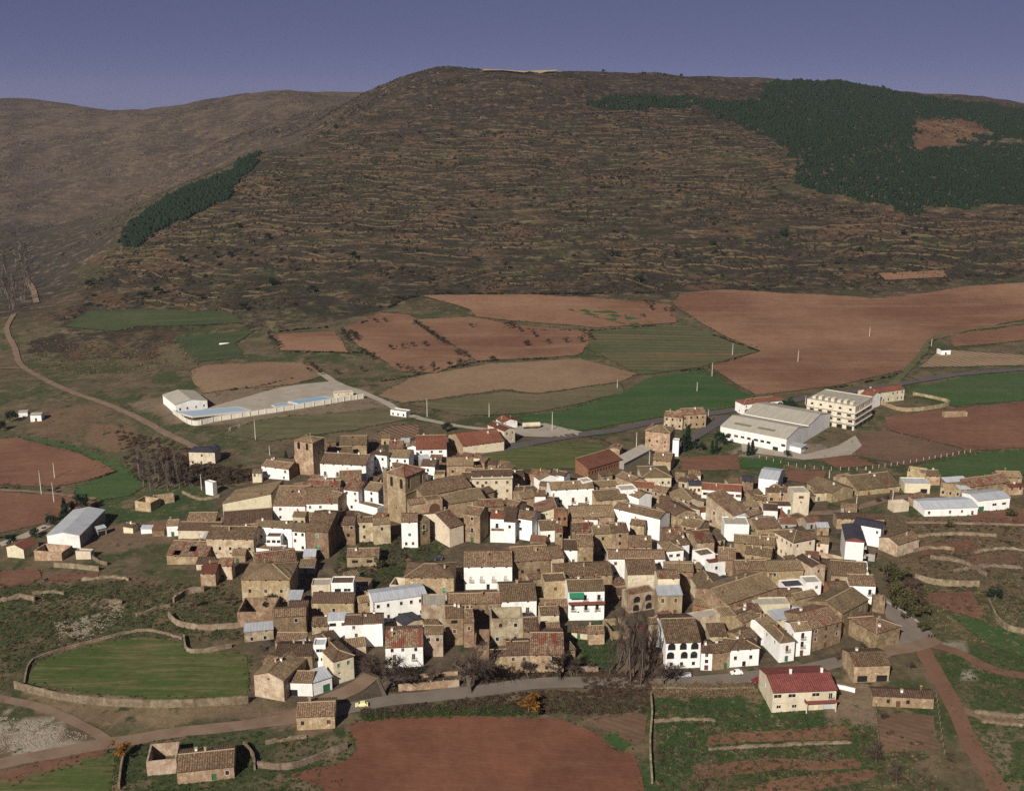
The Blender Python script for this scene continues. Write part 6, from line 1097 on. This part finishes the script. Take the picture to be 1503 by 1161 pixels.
# ------------------------------------------------------------------ poles, vehicles, people
def pole(px, py, pyt, group='utility poles'):
    p = P(px, py); s, dep = scale_at(p); h = (py - pyt) / s / math.cos(dep); h = min(max(h, 5), 13)
    def mk(): b_ = MB(); b_.tube([(0, 0, -.05), (0, 0, 1)], [.21, .12], 6); return b_.mesh('shaft', ['pole_concrete'])
    def mk2():
        b_ = MB(); b_.box(-.8, -.06, -.06, .8, .06, .06)
        for x_ in (-.7, 0, .7): b_.tube([(x_, 0, .063), (x_, 0, .3)], [.05, .03], 5)
        return b_.mesh('crossarm', ['pole_wood'])
    rt_ = link('utility_pole', None, loc=p, rotz=random.uniform(-.6, .6)); o = link('shaft', shared('shaft', mk), rt_); o.scale = (1.15, 1.15, h); link('crossarm', shared('xarm', mk2), rt_, (0, -.2, h - .5))
    return tag(rt_, 'slender pale utility pole with short crossarm on open land', 'pole', group)
for q in [(61,726,691),(79.4,737,708),(80.4,702,679),(296,719,696),(375,645,616),(396,668,655),(627,612,585),(718,612,592),(810.5,632,604),(906,570,557),(1023,575,561),(1045,552,532),(1075,522,504),(934,658,634),(1039,623,601),(953,682,662),(1171,532,514),(1276,495,480),(1367,508,497),(1182,594,581),(1256,751,726),(1310,736,719),(1216,715,690),(1144,742,720)]: pole(*q)
def car(px, py, ang, paint, label, L=4.0, van=False):
    p = P(px, py); p.z = float(lift(p.x, p.y)) + .1; rt_ = link('van' if van else 'car', None, loc=p, rotz=ang); W_ = 1.65; hz_ = 1.45 if not van else 2.1
    prof = [(-.5, .28), (-.5, .72), (-.42, .8), (-.24, .86), (-.1, hz_), (.26, hz_), (.38, .88), (.49, .82), (.5, .28)] if not van else [(-.5, .35), (-.5, 1.0), (-.42, 1.15), (-.34, hz_), (-.12, hz_), (-.1, 1.2), (.5, 1.2), (.5, .35)]
    mb = MB(); pr = [(x_ * L, z_) for x_, z_ in prof]
    for s_ in (-1, 1): mb.face([(x_, s_ * (W_ / 2 - (.12 if z_ > 1 else 0)), z_) for x_, z_ in pr])
    for (xa, za), (xb, zb) in zip(pr, pr[1:] + pr[:1]): ya, yb = [W_ / 2 - (.12 if z_ > 1 else 0) for z_ in (za, zb)]; mb.face([(xa, -ya, za), (xb, -yb, zb), (xb, yb, zb), (xa, ya, za)])
    link('body', mb.mesh('body', [paint]), rt_)
    ws, we = ((-.2, .33) if not van else (-.4, -.16))
    for s_ in (-1, 1):
        mb = MB(); y_ = s_ * (W_ / 2 - .035); y2 = s_ * (W_ / 2 - .105); mb.face([(ws * L, y_, .92), (we * L, y_, .92), ((we - .08) * L if not van else we * L, y2, hz_ - .1), ((ws + .08) * L, y2, hz_ - .1)]); link('side_window', mb.mesh('side_window', ['pane']), rt_)
    mb = MB(); mb.face([((ws - .045) * L, -.6, .95), ((ws - .045) * L, .6, .95), ((ws + .085) * L, .55, hz_ - .06), ((ws + .085) * L, -.55, hz_ - .06)]); link('windscreen', mb.mesh('windscreen', ['pane']), rt_)
    def mk(): b_ = MB(); b_.tube([(0, -.09, 0), (0, .09, 0)], [.31, .31], 12); return b_.mesh('tyre', ['rubber'])
    def mk2(): b_ = MB(); b_.tube([(0, -.1, 0), (0, .1, 0)], [.17, .17], 8); return b_.mesh('rim', ['paint_grey'])
    for x_ in (-.31, .31):
        for s_ in (-1, 1): wl_ = link('wheel', shared('tyre', mk), rt_, (x_ * L, s_ * (W_ / 2 - .06), .31)); link('rim', shared('rim', mk2), wl_)
    return tag(rt_, label, 'van' if van else 'car')
car(531,1037,.12,'paint_yellow','pale yellow car parked on the road by the bramble bank'); car(1081,990,.12,'paint_white','white car parked by the small hipped roadside house'); car(1112,1001,.15,'paint_red','dark red car parked behind the red-roofed villa'); car(1003,994,.1,'paint_grey','grey pickup with white cab before the arcaded house',4.8,True); car(314,657,-.3,'paint_dark','dark car parked beside the pale villa'); car(643,822,.1,'paint_dark','dark car in the yard below the church porch'); car(940,924,.2,'paint_red','dark red car in the yard behind the poplars')
def tank(px, py):
    p = P(px, py); rt_ = link('tank_trailer', None, loc=p, rotz=.15); mb = MB(); mb.tube([(-5, 0, 2.2), (-4.8, 0, 2.2), (4.8, 0, 2.2), (5, 0, 2.2)], [1.1, 1.35, 1.35, 1.1], 12); link('tank', mb.mesh('tank', ['cream_render']), rt_); mb = MB(); mb.box(-4.5, -1, .5, 4.5, 1, .85); link('chassis', mb.mesh('chassis', ['iron']), rt_)
    for x_ in (-3.2, -2.2, 3):
        for s_ in (-1, 1): mb = MB(); mb.tube([(x_, s_ * 1.1 - .15, .5), (x_, s_ * 1.1 + .15, .5)], [.5, .5], 10); link('wheel', mb.mesh('wheel', ['rubber']), rt_)
    tag(rt_, 'large tan tank trailer parked on the gravel yard by the road', 'trailer')
tank(780, 629)
def goal(px, py):
    p = P(px, py); rt_ = link('football_goal', None, loc=p, rotz=1.0); mb = MB(); mb.tube([(-3.6, 0, 0), (-3.6, 0, 2.44), (3.6, 0, 2.44), (3.6, 0, 0)], [.08] * 4, 5); link('frame', mb.mesh('frame', ['frame_white']), rt_)
    mb = MB(); 
    for x_ in (-3.6, 3.6): mb.tube([(x_, 0, 2.4), (x_, 1.6, 0)], [.05, .05], 4)
    link('stay', mb.mesh('stay', ['frame_white']), rt_); tag(rt_, 'white football goal on the rough green pitch', 'goal')
goal(345, 631)
p0 = P(322, 506.5); p1 = P(336, 504.5); rt_ = link('plastic_tunnel', None, loc=p0, rotz=math.atan2(p1.y - p0.y, p1.x - p0.x)); mb = MB(); L_ = (p1 - p0).length; arc = [(math.cos(k * math.pi / 6) * 1.6, math.sin(k * math.pi / 6) * 1.4) for k in range(7)]
for a, b in zip(arc, arc[1:]): mb.face([(0, a[0], a[1]), (L_, a[0], a[1]), (L_, b[0], b[1]), (0, b[0], b[1])])
for xx in (0, L_): mb.face([(xx, a[0], a[1]) for a in arc])
link('cover', mb.mesh('cover', ['paint_white']), rt_); mb = MB(); mb.box(-.1, -1.7, -.8, L_ + .1, 1.7, .15); link('base', mb.mesh('base', ['slab']), rt_); tag(rt_, 'bright white plastic tunnel lying alone on the green field', 'greenhouse')
def person_mesh(k):
    R = random.Random(k); st = .16 + .05 * k; nodes = [((0,0,.95),.16,None),((0,0,1.2),.17,0),((0,.01,1.42),.17,1),((0,.01,1.53),.06,2),((0,0,1.62),.095,3),((0,0,1.73),.10,4),((-.2,.01,1.4),.07,2),((-.26,.05,1.12),.05,6),((-.24,-.08,.88),.04,7),((.2,.01,1.4),.07,2),((.26,-.05,1.12),.05,9),((.24,.1,.88),.04,10),((-.1,0,.9),.1,0),((-.11,st,.5),.075,12),((-.11,st*.4,.08),.05,13),((-.11,st*.4-.14,.03),.045,14),((.1,0,.9),.1,0),((.11,-st*.5,.5),.075,16),((.11,-st,.08),.05,17),((.11,-st-.14,.03),.045,18)]
    me = bpy.data.meshes.new('body'); me.from_pydata([n[0] for n in nodes], [(n[2], i) for i, n in enumerate(nodes) if n[2] is not None], []); return me, [n[1] for n in nodes]
def person(px, py, rot, k, label):
    me, rad = person_mesh(k); p = P(px, py); p.z = float(lift(p.x, p.y)) + .1; o = link('person', me, None, p, rot); sk = o.modifiers.new('skin', 'SKIN')
    for i, q in enumerate(me.skin_vertices[0].data if len(me.skin_vertices) else []): q.radius = (rad[i], rad[i]); q.use_root = i == 0
    return o
for i, (x_, y_) in enumerate([(1363,937),(1367,938),(1371,937)]):
    me, rad = person_mesh(i); p = P(x_, y_); p.z = float(lift(p.x, p.y)) + .12
    rt_ = link('person', None, loc=p, rotz=.4 * i - .3); mb = MB()
    vs_, fs_ = [], []
    tmp = bpy.data.objects.new('tmp', me); COL.objects.link(tmp); tmp.modifiers.new('s', 'SKIN'); 
    if not len(me.skin_vertices): 
        bm_ = __import__('bmesh').new(); bm_.from_mesh(me); bm_.verts.layers.skin.verify(); bm_.to_mesh(me); bm_.free()
    for j, q in enumerate(me.skin_vertices[0].data): q.radius = (rad[j], rad[j]); q.use_root = j == 0
    ss = tmp.modifiers.new('u', 'SUBSURF'); ss.levels = 1
    dg = bpy.context.evaluated_depsgraph_get(); body = bpy.data.meshes.new_from_object(tmp.evaluated_get(dg)); body.name = 'body'; bpy.data.objects.remove(tmp)
    body.materials.clear()
    for mt in ('cloth_dark', 'skin'): body.materials.append(M[mt])
    body.polygons.foreach_set('material_index', [1 if q.center.z > 1.5 or (abs(q.center.x) > .2 and q.center.z < .93) else 0 for q in body.polygons])
    link('body', body, rt_); hb_ = MB(); hb_.tube([(0, .015, 1.68), (0, .02, 1.76), (0, .01, 1.835)], [.115, .11, .05], 8); link('hair', hb_.mesh('hair', ['iron']), rt_)
    tag(rt_, 'person in dark clothes standing with others at the street bend', 'person', 'people at the street bend')

# ------------------------------------------------------------------ labels: look first, then what the thing stands beside
LM = [(h['lm'], h['c']) for h in HOUSES if h['lm']] + [('tall bare poplars', Vector(P(925, 995)[:2])), ('green hollow', Vector(P(560, 840)[:2])), ('red field', Vector(P(700, 1080)[:2]))]
NUM = ['no', 'one', 'two', 'three', 'four', 'five', 'six', 'seven', 'eight', 'nine', 'ten', 'eleven', 'twelve']
def words(h, lvl):
    w = WWORD[h['wl']]; nm = h['name'].replace('_', ' ').replace('lean to', 'lean-to'); R = parse_rows(h['rows']); cnt = {}
    for r in R:
        for c, n in r: cnt[c] = cnt.get(c, 0) + n
    if h['feat']:
        f = h['feat']; return f'{w} {nm} {f}' if f.startswith('with ') else f if nm.split()[-1] in f else f'{f}, {w} {nm}'
    op = sum(cnt.get(k, 0) for k in 'wtlvs'); size = ''
    if lvl >= 2: size = ('low ' if h['h'] < 6 else 'tall ' if h['h'] > 8.9 else '') + ('narrow ' if h['w'] < 9 else 'broad ' if h['w'] > 14 else '')
    roof = RWORD[h['rf']] + ' ' + (TWORD[h['typ']] if 'shed' not in h['name'] else 'roof')
    extra = ''
    if cnt.get('b'): extra = ', ' + NUM[cnt['b']] + (' balconies' if cnt['b'] > 1 else ' balcony')
    elif cnt.get('g'): extra = ', garage door'
    elif lvl >= 1: extra = (', ' + NUM[min(op, 12)] + (' windows' if op > 1 else ' window')) if op else ', windowless front' if 'shed' not in h['name'] else ''
    near = [q for q in sorted(LM, key=lambda q: (q[1] - h['c']).length) if q[0] != h['lm']]; A_, B_, C_ = near[0][0], near[1][0], near[2][0]
    tails = [f'beside the {A_}'] if lvl == 0 and (near[0][1] - h['c']).length < 20 else [f'between {A_} and {B_}', f'near the {A_}']
    if lvl == 3: tails = [f'between {A_} and {C_}', f'between {B_} and {C_}', f'near the {B_}']
    head = f'{size}{w} {nm}' + (f', {roof}' if h['typ'] != 'r' else ' open to the sky')
    for e in (extra, ''):
        for t in tails:
            q = head + e + ', ' + t
            if len(q.split()) <= 16: return q
    return head
for h in HOUSES: h['L'] = h['label'] or words(h, 0)
from collections import Counter
for lvl in (1, 2, 3):
    c_ = Counter(h['L'] for h in HOUSES)
    for h in HOUSES:
        if c_[h['L']] > 1 and not h['label'] and not h['feat']: h['L'] = words(h, lvl)
c_ = Counter(h['L'] for h in HOUSES)
for h in HOUSES: tag(h['root'], h['L'], h['cat'], h['group'] or (('look-alike buildings ' + h['L'].split(', ')[-1]) if c_[h['L']] > 1 else None))

# ------------------------------------------------------------------ air
hm = bpy.data.materials.new('haze'); hm.use_nodes = True; M['haze'] = hm; hn = hm.node_tree; hn.nodes.clear()
pv = hn.nodes.new('ShaderNodeVolumePrincipled'); pv.inputs['Color'].default_value = (.86, .82, .96, 1); pv.inputs['Density'].default_value = .000045; pv.inputs['Anisotropy'].default_value = .2
hn.links.new(pv.outputs[0], hn.nodes.new('ShaderNodeOutputMaterial').inputs['Volume'])
mb = MB(); mb.box(-3800, -100, min(-20.0, float(ZZ.min()) - 1), 3800, 4000, float(ZZ.max()) + 12); tag(link('haze', mb.mesh('haze', ['haze'])), 'thin bluish haze filling the valley air', 'haze', kind='stuff')
